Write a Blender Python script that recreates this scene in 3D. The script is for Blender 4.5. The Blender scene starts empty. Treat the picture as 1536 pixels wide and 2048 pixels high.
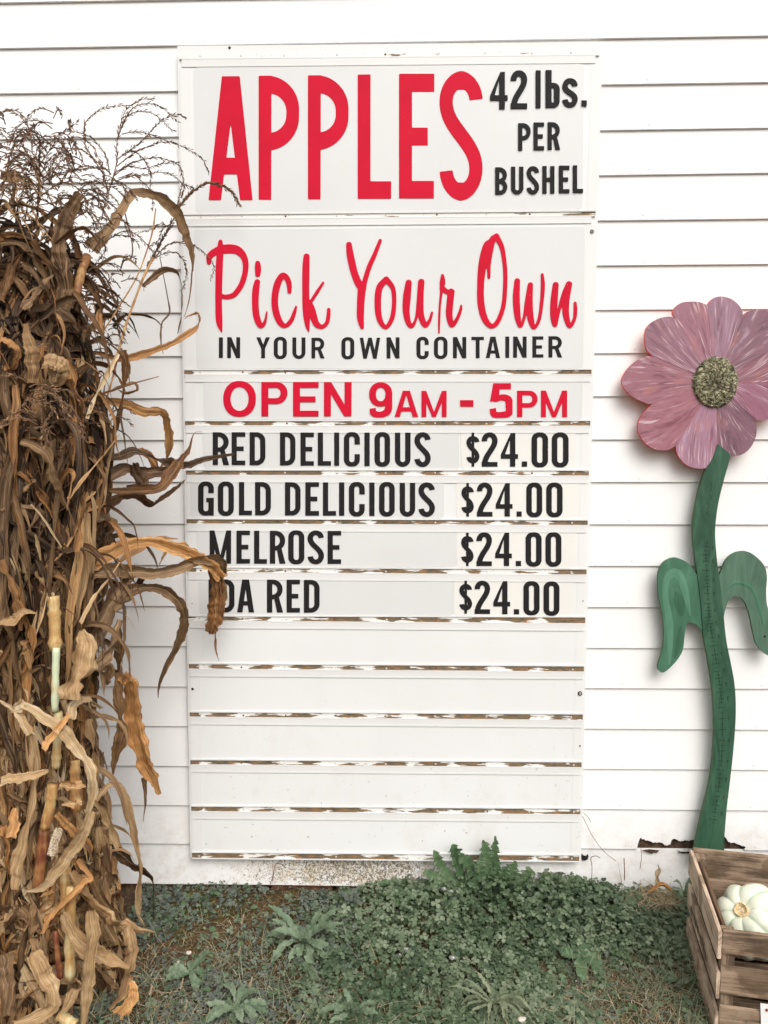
import bpy, math, random
import numpy as np
from mathutils import Vector, Matrix
from mathutils.geometry import tessellate_polygon

# ------------------------------------------------------------------ camera, world, sun
S = bpy.context.scene
COL = S.collection
F_PX = 1600.0
CAM = np.array([0.64915222, -2.41658848, 1.40690202])
RT = np.array([0.99982048, 0.01862612, 0.00347352])
UP = np.array([-0.00503273, 0.08432876, 0.99642528])
FW = np.array([-0.01826662, 0.99626388, -0.08440736])
cd = bpy.data.cameras.new("camera")
cam = bpy.data.objects.new("camera", cd)
COL.objects.link(cam)
cd.sensor_fit = 'VERTICAL'
cd.sensor_height = 24.0
cd.lens = F_PX / 2048.0 * 24.0
cd.clip_start = 0.05
cd.clip_end = 500
m = Matrix(((RT[0], UP[0], -FW[0], CAM[0]), (RT[1], UP[1], -FW[1], CAM[1]), (RT[2], UP[2], -FW[2], CAM[2]), (0, 0, 0, 1)))
cam.matrix_world = m
S.camera = cam

SUN_DIR = Vector((0.36, -1.0, 1.15)).normalized()
SUN_EL = math.asin(SUN_DIR.z)
SUN_AZ = math.atan2(SUN_DIR.x, SUN_DIR.y)
wd = bpy.data.worlds.new("World")
S.world = wd
wd.use_nodes = True
nt = wd.node_tree
nt.nodes.clear()
out = nt.nodes.new("ShaderNodeOutputWorld")
bg = nt.nodes.new("ShaderNodeBackground")
sky = nt.nodes.new("ShaderNodeTexSky")
sky.sky_type = 'NISHITA'
sky.sun_disc = False
sky.sun_elevation = SUN_EL
sky.sun_rotation = SUN_AZ
sky.air_density = 1.0
sky.dust_density = 6.0
sky.ozone_density = 1.0
hs = nt.nodes.new("ShaderNodeHueSaturation")
hs.inputs['Saturation'].default_value = 0.22
bg.inputs[1].default_value = 0.14
nt.links.new(sky.outputs[0], hs.inputs['Color'])
nt.links.new(hs.outputs[0], bg.inputs[0])
nt.links.new(bg.outputs[0], out.inputs[0])
sd = bpy.data.lights.new("sun", 'SUN')
sd.energy = 0.9
sd.angle = math.radians(48)
sd.color = (1.0, 0.965, 0.92)
sun = bpy.data.objects.new("sun", sd)
COL.objects.link(sun)
sun.rotation_euler = SUN_DIR.to_track_quat('Z', 'Y').to_euler()
S.view_settings.view_transform = 'Standard'
S.view_settings.look = 'None'
S.view_settings.exposure = 0.33
S.view_settings.gamma = 1
S.view_settings.use_curve_mapping = False

# ------------------------------------------------------------------ helpers
def at(px, py, Y=None, Z=None):
    """point of the place seen at photo pixel (px, py) at wall distance Y or height Z"""
    d = FW + RT * (px - 768) / F_PX + UP * (1024 - py) / F_PX
    t = (Y - CAM[1]) / d[1] if Y is not None else (Z - CAM[2]) / d[2]
    return CAM + d * t

def setp(o, label=None, cat=None, group=None, kind=None):
    if label: o['label'] = label
    if cat: o['category'] = cat
    if group: o['group'] = group
    if kind: o['kind'] = kind
    return o

def empty(name, loc, label, cat, group=None):
    o = bpy.data.objects.new(name, None)
    o.empty_display_size = 0.05
    COL.objects.link(o)
    o.location = Vector(loc)
    return setp(o, label, cat, group)

def link(name, me, parent=None):
    o = bpy.data.objects.new(name, me)
    COL.objects.link(o)
    if parent is not None:
        o.parent = parent
        # parents never have a parent with rotation here: keep world placement
        loc = Vector(parent.location)
        if parent.parent is not None:
            loc = loc + parent.parent.location
        o.location = -loc
    return o

def mesh(name, verts, faces, mat, parent=None, smooth=False, uvs=None, attrs=None):
    me = bpy.data.meshes.new(name)
    me.from_pydata([tuple(map(float, v)) for v in verts], [], [tuple(f) for f in faces])
    if uvs is not None:
        ul = me.uv_layers.new(name="UVMap")
        li = np.empty(len(me.loops), dtype=np.int32)
        me.loops.foreach_get("vertex_index", li)
        ul.data.foreach_set("uv", np.asarray(uvs, dtype=np.float32)[li].ravel())
    if attrs:
        for k, v in attrs.items():
            a = me.attributes.new(k, 'FLOAT', 'POINT')
            a.data.foreach_set("value", np.asarray(v, dtype=np.float32))
    mats = mat if isinstance(mat, (list, tuple)) else [mat]
    for q in mats: me.materials.append(q)
    if smooth:
        me.polygons.foreach_set("use_smooth", [True] * len(me.polygons))
    return link(name, me, parent)

def box_geo(c, sx, sy, sz, ax=None, bev=0.0):
    """bevelled box; ax = 3 unit axes"""
    ax = ax if ax is not None else np.eye(3)
    c = np.array(c, float)
    h = np.array([sx, sy, sz]) / 2
    if bev <= 0:
        V = [c + ax[0] * h[0] * i + ax[1] * h[1] * j + ax[2] * h[2] * k for i in (-1, 1) for j in (-1, 1) for k in (-1, 1)]
        Fc = [(0, 1, 3, 2), (4, 6, 7, 5), (0, 4, 5, 1), (2, 3, 7, 6), (0, 2, 6, 4), (1, 5, 7, 3)]
        return V, Fc
    V = []; idx = {}
    for i in (-1, 1):
        for j in (-1, 1):
            for k in (-1, 1):
                s = (i, j, k)
                for a in range(3):
                    p = [h[b] - (bev if b != a else 0) for b in range(3)]
                    idx[(s, a)] = len(V)
                    V.append(c + sum(ax[b] * p[b] * s[b] for b in range(3)))
    Fc = []
    for a in range(3):
        b, d = [x for x in range(3) if x != a]
        for sg in (-1, 1):
            q = []
            for (u, v) in ((-1, -1), (1, -1), (1, 1), (-1, 1)):
                s = [0, 0, 0]; s[a] = sg; s[b] = u; s[d] = v
                q.append(idx[(tuple(s), a)])
            flip = (sg == 1) != (a == 1)
            Fc.append(q if flip else q[::-1])
    for a in range(3):              # edges along axis a
        b, d = [x for x in range(3) if x != a]
        for u in (-1, 1):
            for v in (-1, 1):
                s0 = [0, 0, 0]; s0[b] = u; s0[d] = v
                s1 = list(s0); s0[a] = -1; s1[a] = 1
                Fc.append([idx[(tuple(s0), b)], idx[(tuple(s0), d)], idx[(tuple(s1), d)], idx[(tuple(s1), b)]])
    for i in (-1, 1):
        for j in (-1, 1):
            for k in (-1, 1):
                Fc.append([idx[((i, j, k), a)] for a in range(3)])
    return V, Fc

def box(name, c, sx, sy, sz, mat, parent=None, ax=None, bev=0.0):
    V, Fc = box_geo(c, sx, sy, sz, ax, bev)
    return mesh(name, V, Fc, mat, parent)

def smooth_path(P, W, n):
    """Catmull-Rom through P (any dim) with widths W, n samples"""
    P = np.array(P, float); W = np.array(W, float)
    Q = np.c_[P, W]
    Q = np.vstack([2 * Q[0] - Q[1], Q, 2 * Q[-1] - Q[-2]])
    seg = len(P) - 1
    t = np.linspace(0, seg - 1e-6, n)
    i = t.astype(int); u = (t - i)[:, None]
    p0, p1, p2, p3 = Q[i], Q[i + 1], Q[i + 2], Q[i + 3]
    R = 0.5 * (2 * p1 + (p2 - p0) * u + (2 * p0 - 5 * p1 + 4 * p2 - p3) * u * u + (3 * p1 - p0 - 3 * p2 + p3) * u ** 3)
    return R[:, :-1], np.maximum(R[:, -1], 1e-5)

def tube_geo(P, R, sides=6, off=0):
    P = np.array(P, float); n = len(P)
    R = np.broadcast_to(np.array(R, float), (n,))
    T = np.gradient(P, axis=0)
    T /= np.linalg.norm(T, axis=1)[:, None] + 1e-12
    ref = np.array([0.13, -0.9, 0.2])
    V = []
    for k in range(n):
        a = np.cross(T[k], ref); a /= np.linalg.norm(a) + 1e-12
        b = np.cross(T[k], a)
        for s in range(sides):
            th = 2 * math.pi * s / sides
            V.append(P[k] + (a * math.cos(th) + b * math.sin(th)) * R[k])
    Fc = []
    for k in range(n - 1):
        for s in range(sides):
            s2 = (s + 1) % sides
            Fc.append((off + k * sides + s, off + k * sides + s2, off + (k + 1) * sides + s2, off + (k + 1) * sides + s))
    Fc.append(tuple(off + s for s in range(sides))[::-1])
    Fc.append(tuple(off + (n - 1) * sides + s for s in range(sides)))
    return V, Fc

# ------------------------------------------------------------------ materials
class NB:
    def __init__(s, name):
        s.m = bpy.data.materials.new(name); s.m.use_nodes = True
        s.t = s.m.node_tree; s.n = s.t.nodes
        s.b = s.n['Principled BSDF']; s.o = s.n['Material Output']
    def N(s, typ, ins=None, **kw):
        n = s.n.new(typ)
        for k, v in kw.items(): setattr(n, k, v)
        if ins:
            for k, v in ins.items():
                if hasattr(v, 'is_linked') or isinstance(v, bpy.types.NodeSocket): s.t.links.new(v, n.inputs[k])
                else: n.inputs[k].default_value = v
        return n
    def math(s, op, a, b=0.0, clamp=False):
        n = s.N("ShaderNodeMath", {0: a, 1: b}, operation=op); n.use_clamp = clamp
        return n.outputs[0]
    def coord(s, kind='Object'):
        return s.N("ShaderNodeTexCoord").outputs[kind]
    def mapping(s, v, scale=(1, 1, 1), loc=(0, 0, 0)):
        return s.N("ShaderNodeMapping", {'Vector': v, 'Scale': scale, 'Location': loc}).outputs[0]
    def noise(s, v, scale, detail=4, rough=0.55, dist=0.0):
        return s.N("ShaderNodeTexNoise", {'Vector': v, 'Scale': scale, 'Detail': detail, 'Roughness': rough, 'Distortion': dist}).outputs['Fac']
    def ramp(s, f, stops, interp='LINEAR'):
        n = s.N("ShaderNodeValToRGB", {'Fac': f}); r = n.color_ramp; r.interpolation = interp
        while len(r.elements) < len(stops): r.elements.new(0.5)
        for e, (p, c) in zip(r.elements, stops):
            e.position = p
            e.color = (c, c, c, 1) if not isinstance(c, tuple) else (*c, 1)
        return n.outputs[0]
    def mix(s, f, a, b, mode='MIX'):
        n = s.N("ShaderNodeMix", data_type='RGBA', blend_type=mode)
        for k, v in ((0, f), (6, a), (7, b)):
            if isinstance(v, bpy.types.NodeSocket): s.t.links.new(v, n.inputs[k])
            else: n.inputs[k].default_value = (*v, 1) if isinstance(v, tuple) else v
        return n.outputs[2]
    def attr(s, name):
        return s.N("ShaderNodeAttribute", attribute_name=name).outputs['Fac']
    def sep(s, v):
        return s.N("ShaderNodeSeparateXYZ", {0: v}).outputs
    def comb(s, x, y, z):
        return s.N("ShaderNodeCombineXYZ", {0: x, 1: y, 2: z}).outputs[0]
    def set(s, col=None, rough=None, spec=None, bump=None, bstr=0.3, bdist=0.001):
        for k, v in (('Base Color', col), ('Roughness', rough), ('Specular IOR Level', spec)):
            if v is None: continue
            if isinstance(v, bpy.types.NodeSocket): s.t.links.new(v, s.b.inputs[k])
            else: s.b.inputs[k].default_value = (*v, 1) if isinstance(v, tuple) else v
        if bump is not None:
            n = s.N("ShaderNodeBump", {'Height': bump, 'Strength': bstr, 'Distance': bdist})
            s.t.links.new(n.outputs[0], s.b.inputs['Normal'])
        return s.m
    def step(s, v, a, b):
        n = s.N("ShaderNodeMapRange", {'Value': v, 'From Min': a, 'From Max': b}, interpolation_type='SMOOTHSTEP')
        return n.outputs[0]
    def translucent(s, col, fac=0.2):
        tr = s.N("ShaderNodeBsdfTranslucent", {'Color': col if isinstance(col, bpy.types.NodeSocket) else (*col, 1)})
        mx = s.N("ShaderNodeMixShader", {0: fac})
        s.t.links.new(s.b.outputs[0], mx.inputs[1]); s.t.links.new(tr.outputs[0], mx.inputs[2])
        s.t.links.new(mx.outputs[0], s.o.inputs[0])
        return s.m

def mat_siding():
    b = NB("siding_paint"); c = b.coord(); x, y, z = b.sep(c)
    gr = b.noise(b.mapping(c, (3, 1, 60)), 8, 5, 0.6)
    big = b.noise(c, 1.7, 3)
    col = b.mix(b.step(big, .3, .75), (.80, .79, .775), (.84, .835, .825))
    # grime and splash near the ground
    low = b.math('SUBTRACT', 1.0, b.step(z, .04, .42), True)
    n1 = b.noise(c, 22, 8, 0.75)
    g = b.math('MULTIPLY', b.step(n1, .42, .68), low)
    col = b.mix(b.math('MULTIPLY', g, .45), col, (.50, .43, .34))
    # tiny specks everywhere, more at the bottom
    n2 = b.noise(c, 160, 2, 0.5)
    sp = b.math('MULTIPLY', b.step(n2, .735, .77), b.math('ADD', .25, low))
    col = b.mix(sp, col, (.10, .075, .05))
    # mildew speckle on the lowest board under the sign
    n3 = b.noise(b.mapping(c, (1, 1, 1)), 130, 5, 0.8, 1.0)
    mx_ = b.math('MULTIPLY', b.step(x, .0, .50), b.math('SUBTRACT', 1.0, b.step(x, .60, .92)))
    mz = b.math('MULTIPLY', b.step(z, .0, .05), b.math('SUBTRACT', 1.0, b.step(z, .13, .152)))
    sm = b.math('MULTIPLY', mx_, mz)
    th = b.math('ADD', n3, b.math('MULTIPLY', sm, .12))
    mil = b.math('MULTIPLY', b.step(th, .575, .64), b.step(sm, .02, .35))
    col = b.mix(b.math('MULTIPLY', b.math('MULTIPLY', b.step(sm, .0, 1.0), b.step(n1, .3, .65)), .55), col, (.62, .50, .30))
    col = b.mix(b.math('MULTIPLY', mil, .85), col, (.085, .055, .030))
    return b.set(col, .55, .35, gr, .22, .0012)

def mat_signwhite(name, col0, rough=.45, dirt=1.0):
    b = NB(name); c = b.coord(); x, y, z = b.sep(c)
    big = b.noise(c, 2.2, 4, .6)
    col = b.mix(b.step(big, .3, .7), tuple(v * .955 for v in col0), col0)
    low = b.math('SUBTRACT', 1.0, b.step(z, .1, .75), True)
    n = b.noise(c, 75, 4, .7)
    sp = b.math('MULTIPLY', b.step(n, .66, .72), b.math('ADD', .12 * dirt, b.math('MULTIPLY', low, .8)))
    col = b.mix(sp, col, (.30, .24, .17))
    n4 = b.noise(b.mapping(c, (1, 1, .6)), 9, 6, .7)
    col = b.mix(b.math('MULTIPLY', b.step(n4, .5, .8), b.math('ADD', .10, b.math('MULTIPLY', low, .35))), col, (.60, .55, .47))
    n5 = b.noise(c, 900, 2)
    return b.set(col, rough, .4, n5, .08, .0005)

def mat_track():
    b = NB("track_worn_paint"); c = b.coord(); x, y, z = b.sep(c)
    # screws every 0.137 m keep their paint, the metal between them has rusted through
    per = 0.1285
    pp = b.N("ShaderNodeMath", {0: b.math('SUBTRACT', x, 0.048), 1: per / 2}, operation='PINGPONG').outputs[0]
    zz = b.math('MULTIPLY', z, 9.0)
    n = b.noise(b.comb(b.math('MULTIPLY', x, 1.0), zz, z), 26, 6, .7)
    nb_ = b.noise(b.comb(b.math('MULTIPLY', x, .35), b.math('MULTIPLY', z, 3.1), 0.0), 16, 3, .6)
    f = b.math('ADD', b.math('MULTIPLY', pp, 6.5), b.math('MULTIPLY', b.math('SUBTRACT', n, .5), .75))
    f = b.math('ADD', f, b.math('MULTIPLY', b.math('SUBTRACT', nb_, .5), 2.0))
    f = b.math('SUBTRACT', f, b.math('MULTIPLY', b.step(z, 1.5, 2.35), .42))
    f = b.math('ADD', f, b.math('MULTIPLY', b.math('SUBTRACT', b.noise(b.comb(b.math('MULTIPLY', x, .5), 0.0, b.math('MULTIPLY', z, 2.3)), 3.1, 2, .5), .5), 1.1))
    ends = b.math('ADD', b.math('SUBTRACT', 1.0, b.step(x, .03, .05)), b.step(x, 1.17, 1.185))
    f = b.math('ADD', f, b.math('MULTIPLY', ends, .3))
    mask = b.step(f, .08, .15)
    n2 = b.noise(b.mapping(c, (1, 1, 3)), 34, 6, .75)
    rust = b.ramp(n2, [(.30, (.06, .05, .036)), (.46, (.15, .12, .078)), (.56, (.24, .15, .075)), (.66, (.38, .17, .06)), (.78, (.24, .20, .13))])
    col = b.mix(mask, (.80, .785, .75), rust)
    n3 = b.noise(c, 210, 3, .6)
    col = b.mix(b.math('MULTIPLY', b.step(n3, .62, .68), .55), col, (.33, .19, .09))
    return b.set(col, .6, .3, mask, -.3, .0006)

def mat_flat(name, col, rough=.5, spec=.4, var=.12, sc=30):
    b = NB(name); c = b.coord()
    n = b.noise(c, sc, 5, .6)
    cc = b.mix(b.step(n, .3, .7), tuple(v * (1 - var) for v in col), tuple(min(1, v * (1 + var)) for v in col))
    n2 = b.noise(c, sc * 9, 3)
    return b.set(cc, rough, spec, n2, .1, .0004)

def mat_letter(name, col, speck=(.75, .6, .6)):
    b = NB(name); c = b.coord()
    n = b.noise(c, 9, 4)
    cc = b.mix(b.step(n, .3, .7), tuple(v * .9 for v in col), col)
    n2 = b.noise(c, 260, 2)
    cc = b.mix(b.math('MULTIPLY', b.step(n2, .75, .78), .7), cc, speck)
    return b.set(cc, .6, .12, b.noise(c, 500, 2), .12, .0003)

def mat_leaf(name="dry_corn_leaf"):
    b = NB(name)
    uv = b.coord('UV'); u, v, _ = b.sep(uv)
    tone = b.attr("tone"); rnd = b.attr("rnd")
    seed = b.math('MULTIPLY', rnd, 37.0)
    st = b.noise(b.comb(b.math('ADD', b.math('MULTIPLY', u, 5.0), seed), b.math('MULTIPLY', v, .22), seed), 3.0, 6, .75)
    blot = b.noise(b.comb(b.math('ADD', b.math('MULTIPLY', u, 1.1), seed), b.math('MULTIPLY', v, .75), seed), 2.2, 6, .7)
    spk = b.noise(b.comb(b.math('ADD', b.math('MULTIPLY', u, 2.0), seed), b.math('MULTIPLY', v, 1.6), seed), 5, 5, .75)
    t = b.math('ADD', tone, b.math('MULTIPLY', b.math('SUBTRACT', st, .5), 1.35))
    t = b.math('ADD', t, b.math('MULTIPLY', b.math('SUBTRACT', blot, .5), .95))
    col = b.ramp(t, [(.0, (.030, .018, .012)), (.2, (.075, .044, .025)), (.38, (.17, .098, .050)), (.55, (.31, .19, .095)),
                     (.72, (.46, .29, .14)), (.88, (.60, .43, .24)), (1.0, (.72, .59, .40))])
    # golden / rusty leaves
    warm = b.step(b.math('FRACT', b.math('MULTIPLY', rnd, 7.13)), .45, .95)
    col = b.mix(b.math('MULTIPLY', warm, .75), col, b.mix(1.0, col, (1.25, .92, .58), 'MULTIPLY'))
    grey = b.step(b.math('FRACT', b.math('MULTIPLY', rnd, 3.7)), .7, .9)
    col = b.mix(b.math('MULTIPLY', grey, .5), col, b.mix(1.0, col, (.86, .92, 1.0), 'MULTIPLY'))
    col = b.mix(b.math('MULTIPLY', b.step(spk, .64, .74), .5), col, (.05, .03, .02))
    mid = b.math('SUBTRACT', 1.0, b.step(b.math('ABSOLUTE', u), .0, .09))
    col = b.mix(b.math('MULTIPLY', mid, .35), col, (.62, .47, .29))
    rib = b.math('SINE', b.math('MULTIPLY', u, 26.0))
    b.set(col, .55, .3, b.math('ADD', b.math('MULTIPLY', st, 1.6), b.math('MULTIPLY', rib, .18)), .6, .0022)
    return b.translucent(col, .13)

def mat_stalk():
    b = NB("corn_stalk"); c = b.coord(); t = b.attr("tone")
    n = b.noise(b.mapping(c, (60, 60, 3)), 2.0, 6, .7)
    n2 = b.noise(c, 14, 5, .7)
    f = b.math('ADD', t, b.math('MULTIPLY', b.math('SUBTRACT', b.math('ADD', n, n2), 1.0), .8))
    col = b.ramp(f, [(0, (.05, .028, .015)), (.25, (.20, .06, .03)), (.45, (.34, .17, .06)), (.65, (.50, .31, .12)), (.85, (.58, .52, .30)), (1, (.56, .62, .42))])
    return b.set(col, .5, .35, n, .4, .002)

def mat_tassel():
    b = NB("dry_tassel"); c = b.coord(); t = b.attr("tone")
    n = b.noise(c, 90, 4, .7)
    f = b.math('ADD', t, b.math('MULTIPLY', b.math('SUBTRACT', n, .5), .8))
    col = b.ramp(f, [(0, (.05, .03, .022)), (.4, (.15, .085, .052)), (.7, (.27, .165, .095)), (1, (.45, .28, .13))])
    return b.set(col, .7, .2)

def mat_green(name, c0, c1, c2, trans=.2, rough=.5):
    b = NB(name); c = b.coord(); r = b.attr("rnd")
    n = b.noise(c, 60, 4, .6)
    f = b.math('ADD', r, b.math('MULTIPLY', b.math('SUBTRACT', n, .5), .5))
    col = b.ramp(f, [(.05, c0), (.5, c1), (.95, c2)])
    b.set(col, rough, .35, b.noise(c, 240, 3), .2, .001)
    return b.translucent(col, trans)

def mat_ground():
    b = NB("soil_and_thatch"); c = b.coord()
    n = b.noise(c, 14, 8, .7); n2 = b.noise(c, 70, 6, .75); n3 = b.noise(c, 4, 4)
    col = b.ramp(n2, [(.3, (.035, .026, .018)), (.5, (.085, .058, .034)), (.62, (.17, .10, .045)), (.75, (.25, .17, .09))])
    col = b.mix(b.step(n3, .45, .62), col, b.mix(1.0, col, (.8, 1.0, .65), 'MULTIPLY'))
    return b.set(col, .9, .15, b.math('ADD', n, n2), .9, .01)

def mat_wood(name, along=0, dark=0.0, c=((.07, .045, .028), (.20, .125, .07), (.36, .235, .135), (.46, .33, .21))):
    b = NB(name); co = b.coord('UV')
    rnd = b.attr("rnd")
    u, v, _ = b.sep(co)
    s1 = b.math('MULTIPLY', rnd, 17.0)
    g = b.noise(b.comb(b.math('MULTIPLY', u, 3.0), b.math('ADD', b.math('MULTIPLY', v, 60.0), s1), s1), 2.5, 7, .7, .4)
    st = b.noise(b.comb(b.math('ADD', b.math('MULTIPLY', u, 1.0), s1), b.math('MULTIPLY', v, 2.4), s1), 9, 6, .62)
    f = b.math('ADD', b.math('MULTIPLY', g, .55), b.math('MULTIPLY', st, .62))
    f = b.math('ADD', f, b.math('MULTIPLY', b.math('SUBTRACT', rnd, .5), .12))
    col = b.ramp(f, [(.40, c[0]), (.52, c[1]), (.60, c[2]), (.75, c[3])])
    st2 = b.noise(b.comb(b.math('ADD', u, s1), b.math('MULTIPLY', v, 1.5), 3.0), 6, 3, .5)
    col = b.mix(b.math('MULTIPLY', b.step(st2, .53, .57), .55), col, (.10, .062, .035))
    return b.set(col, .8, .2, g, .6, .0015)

M = dict(
    siding=mat_siding(),
    board=mat_signwhite("sign_board_paint", (.755, .75, .735)),
    row=mat_signwhite("sign_row_panel", (.755, .757, .748), .35, 1.2),
    card=mat_signwhite("lettered_card", (.68, .68, .67), .25, .9),
    price=mat_signwhite("price_card", (.77, .755, .71), .3, .4),
    flange=mat_signwhite("rail_flange_paint", (.72, .715, .70), .4, 1.6),
    track=mat_track(),
    red=mat_letter("red_lettering", (.60, .007, .032)),
    black=mat_letter("black_lettering", (.018, .016, .017), (.25, .24, .22)),
    dark=mat_flat("dark_gap", (.035, .027, .021), .9, .1, .5, 25),
    rotten=mat_flat("rotten_sheathing", (.085, .055, .038), .9, .1, .6, 40),
    screw=mat_flat("screw_zinc", (.55, .54, .51), .4, .5, .2, 300),
    rusty=mat_flat("rusty_screw", (.20, .075, .03), .8, .2, .4, 300),
    brick=mat_flat("old_brick", (.17, .085, .055), .9, .1, .4, 60),
    leaf=mat_leaf(), stalk=mat_stalk(), tassel=mat_tassel(),
    ground=mat_ground(),
)

# ------------------------------------------------------------------ ground
random.seed(7); rs = np.random.RandomState(7)
def gh(x, y):
    return 0.010 * np.sin(x * 7 + 1.3) * np.cos(y * 6) + 0.006 * np.sin(x * 23 + y * 17)
xs = np.concatenate([np.linspace(-60, -1.2, 24), np.linspace(-1.15, 2.8, 90), np.linspace(2.9, 60, 24)])
ys = np.concatenate([np.linspace(-60, -1.6, 24), np.linspace(-1.55, .1, 44), np.linspace(.3, 60, 14)])
V = []; Fc = []
for y in ys:
    for x in xs:
        near = (-1.2 < x < 2.9) and (-1.6 < y < .12)
        V.append((x, y, (gh(x, y) + rs.uniform(-.004, .004)) if near else 0.0))
nx = len(xs)
for j in range(len(ys) - 1):
    for i in range(nx - 1):
        Fc.append((j * nx + i, j * nx + i + 1, (j + 1) * nx + i + 1, (j + 1) * nx + i))
setp(mesh("ground", V, Fc, M['ground'], smooth=True), kind='structure')

# ------------------------------------------------------------------ sided wall
Lm = [182, 273.4, 363, 451, 539, 625.5, 712.5, 796.7, 880.5, 964, 1048, None, 1212.8, 1293, 1374, 1453, 1533, 1611.7, 1689]
Rm = [None, 261, 351, 441.5, 531.5, 620, 707, 793, 879.6, 965, 1049.4, 1132.7, 1214.8, 1296.4, 1377, 1458.7, 1538, 1617.4, 1696]
R2 = [None, None, None, None, None, 618.5, None, None, None, 964.5, 1049.6, 1132.7, 1215.7, 1298, 1378.5, 1460, 1541, 1623, 1703]
YB = -0.0115
lines = []
for i in range(19):
    pts = [at(x, a[i], Y=YB) for x, a in ((360, Lm), (1190, Rm), (1536, R2)) if a[i]]
    if len(pts) == 1: lines.append(None); continue
    A = np.polyfit([p[0] for p in pts], [p[2] for p in pts], 1)
    lines.append(A)
lines[0] = np.array([lines[1][0] * .9, at(360, 182, Y=YB)[2] - lines[1][0] * .9 * at(360, 182, Y=YB)[0]])
lines[11] = (lines[10] + lines[12]) / 2
pitch = (lines[0] - lines[18]) / 18
bottomA = np.array([0.0, at(370, 1769, Y=YB)[2]])
alll = [lines[0] + pitch * k for k in range(8, 0, -1)] + lines + [bottomA]     # top to bottom
wall = empty("sided_wall", (0.6, 0, 0), "white clapboard house wall behind the price sign, with rot holes by the crate", "wall")
X0, X1 = -3.2, 4.6

def board(xs, zb, ztop, yb=YB, yt=-.0035):
    """one lap board: bottom edge heights zb(x), top heights ztop(x)"""
    n = len(xs); V = []; Fc = []
    hb = .127
    for x, b_, t_ in zip(xs, zb, ztop):
        bb = b_
        full = t_ - .018 - hb
        k = max(0.0, min(1.0, (bb - full) / hb))
        yy = yb + (yt - yb) * k
        V += [(x, yy + .0105, bb + .0), (x, yy + .0012, bb), (x, yy, bb + .0012), (x, yt, t_)]
    for i in range(n - 1):
        for k in range(3):
            a = i * 4 + k
            Fc.append((a, a + 4, a + 5, a + 1)[::-1])
    return V, Fc

NAILS = []
hole_top = [(1274, 1697), (1278, 1683), (1282, 1677), (1286, 1680), (1294, 1682), (1304, 1685), (1314, 1687), (1322, 1686), (1328, 1690), (1334, 1692), (1341, 1690), (1344, 1681), (1350, 1679),
            (1356, 1682), (1364, 1683), (1372, 1681), (1378, 1683), (1384, 1681), (1391, 1682), (1400, 1680), (1416, 1679), (1434, 1676), (1448, 1674), (1453, 1677), (1457, 1685), (1464, 1687), (1472, 1688), (1478, 1690), (1484, 1693), (1490, 1697)]
for i in range(len(alll) - 1):
    A = alll[i + 1]; T = alll[i]
    last = (i == len(alll) - 2)
    segs = [(X0, X1)]
    if i == 7:   # butt joint seen above the sign
        xj = at(904, 40, Y=YB)[0]
        segs = [(X0, xj - .0008), (xj + .0008, X1)]
    else:
        if i % 3 == 1 and i != 25: segs = [(X0, -1.62 + .3 * (i % 4)), (-1.618 + .3 * (i % 4), X1)]
        if i % 3 == 2: segs = [(X0, 2.52 + .2 * (i % 5)), (2.522 + .2 * (i % 5), X1)]
    for a, b_ in segs:
        if i == 25:     # board whose lower edge has rotted away
            hp = [(at(px, py, Y=YB)[0], at(px, py, Y=YB)[2]) for px, py in hole_top]
            xsA = list(np.linspace(a, hp[0][0], 12)[:-1]) + [h[0] for h in hp] + list(np.linspace(hp[-1][0], b_, 8)[1:])
            hx = [h[0] for h in hp]; hz = [h[1] for h in hp]
            # jitter in between for a torn look
            xx = []; zz = []
            for k, x in enumerate(xsA):
                zb = A[0] * x + A[1]
                if hx[0] < x < hx[-1]:
                    zb = max(zb, float(np.interp(x, hx, hz)))
                xx.append(x); zz.append(zb)
                if hx[0] <= x < hx[-1]:
                    xn = xsA[k + 1]
                    for q in (.33, .66):
                        xm = x + (xn - x) * q
                        zm = max(A[0] * xm + A[1], float(np.interp(xm, hx, hz)) + random.uniform(-.0022, .0022))
                        xx.append(xm); zz.append(zm)
            xs_ = np.array(xx); zb = np.array(zz)
        else:
            xs_ = np.linspace(a, b_, 30)
            zb = A[0] * xs_ + A[1]
            if last:
                zb = zb + .0015 * np.sin(xs_ * 5)
        ov = .018
        if last: ov = .001
        zt = T[0] * xs_ + T[1] + ov
        for xn in np.arange(-2.3, 3.4, .406):
            if i > 6 and a < xn < b_ and not (-.01 < xn < 1.23 and i > 7):
                NAILS.append((xn + random.uniform(-.02, .02), A[0] * xn + A[1] + random.uniform(.010, .016)))
        if last:   # chipped top near the sign corner and at the rot
            for (pc, wdt, dp) in ((1172, .010, .012), (1290, .02, .006), (1340, .03, .004), (1300, .006, .010)):
                pass
        V, Fc = board(xs_, zb, zt)
        mesh("siding_board", V, Fc, M['siding'], wall)
nmesh = bpy.data.meshes.new("nail")
nmesh.from_pydata([(.0026 * math.cos(q), 0, .0026 * math.sin(q)) for q in np.linspace(0, 2 * math.pi, 9)[:-1]] + [(.0017 * math.cos(q), -.0011, .0017 * math.sin(q)) for q in np.linspace(0, 2 * math.pi, 9)[:-1]], [],
                  [(k, (k + 1) % 8, (k + 1) % 8 + 8, k + 8) for k in range(8)] + [tuple(range(8, 16))])
nmesh.materials.append(mat_flat("painted_nail", (.66, .62, .56), .6, .3, .2, 200))
for xn, zn in NAILS:
    o = link("nail", nmesh, wall); o.location = Vector((xn, YB + .0006, zn)) - Vector(wall.location)
V, Fc = box_geo((.7, .016, 1.78), 7.8, .03, 3.5)
mesh("sheathing", V, Fc, M['rotten'], wall)
V, Fc = box_geo((.7, .10, .01), 7.8, .10, .10)
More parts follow.
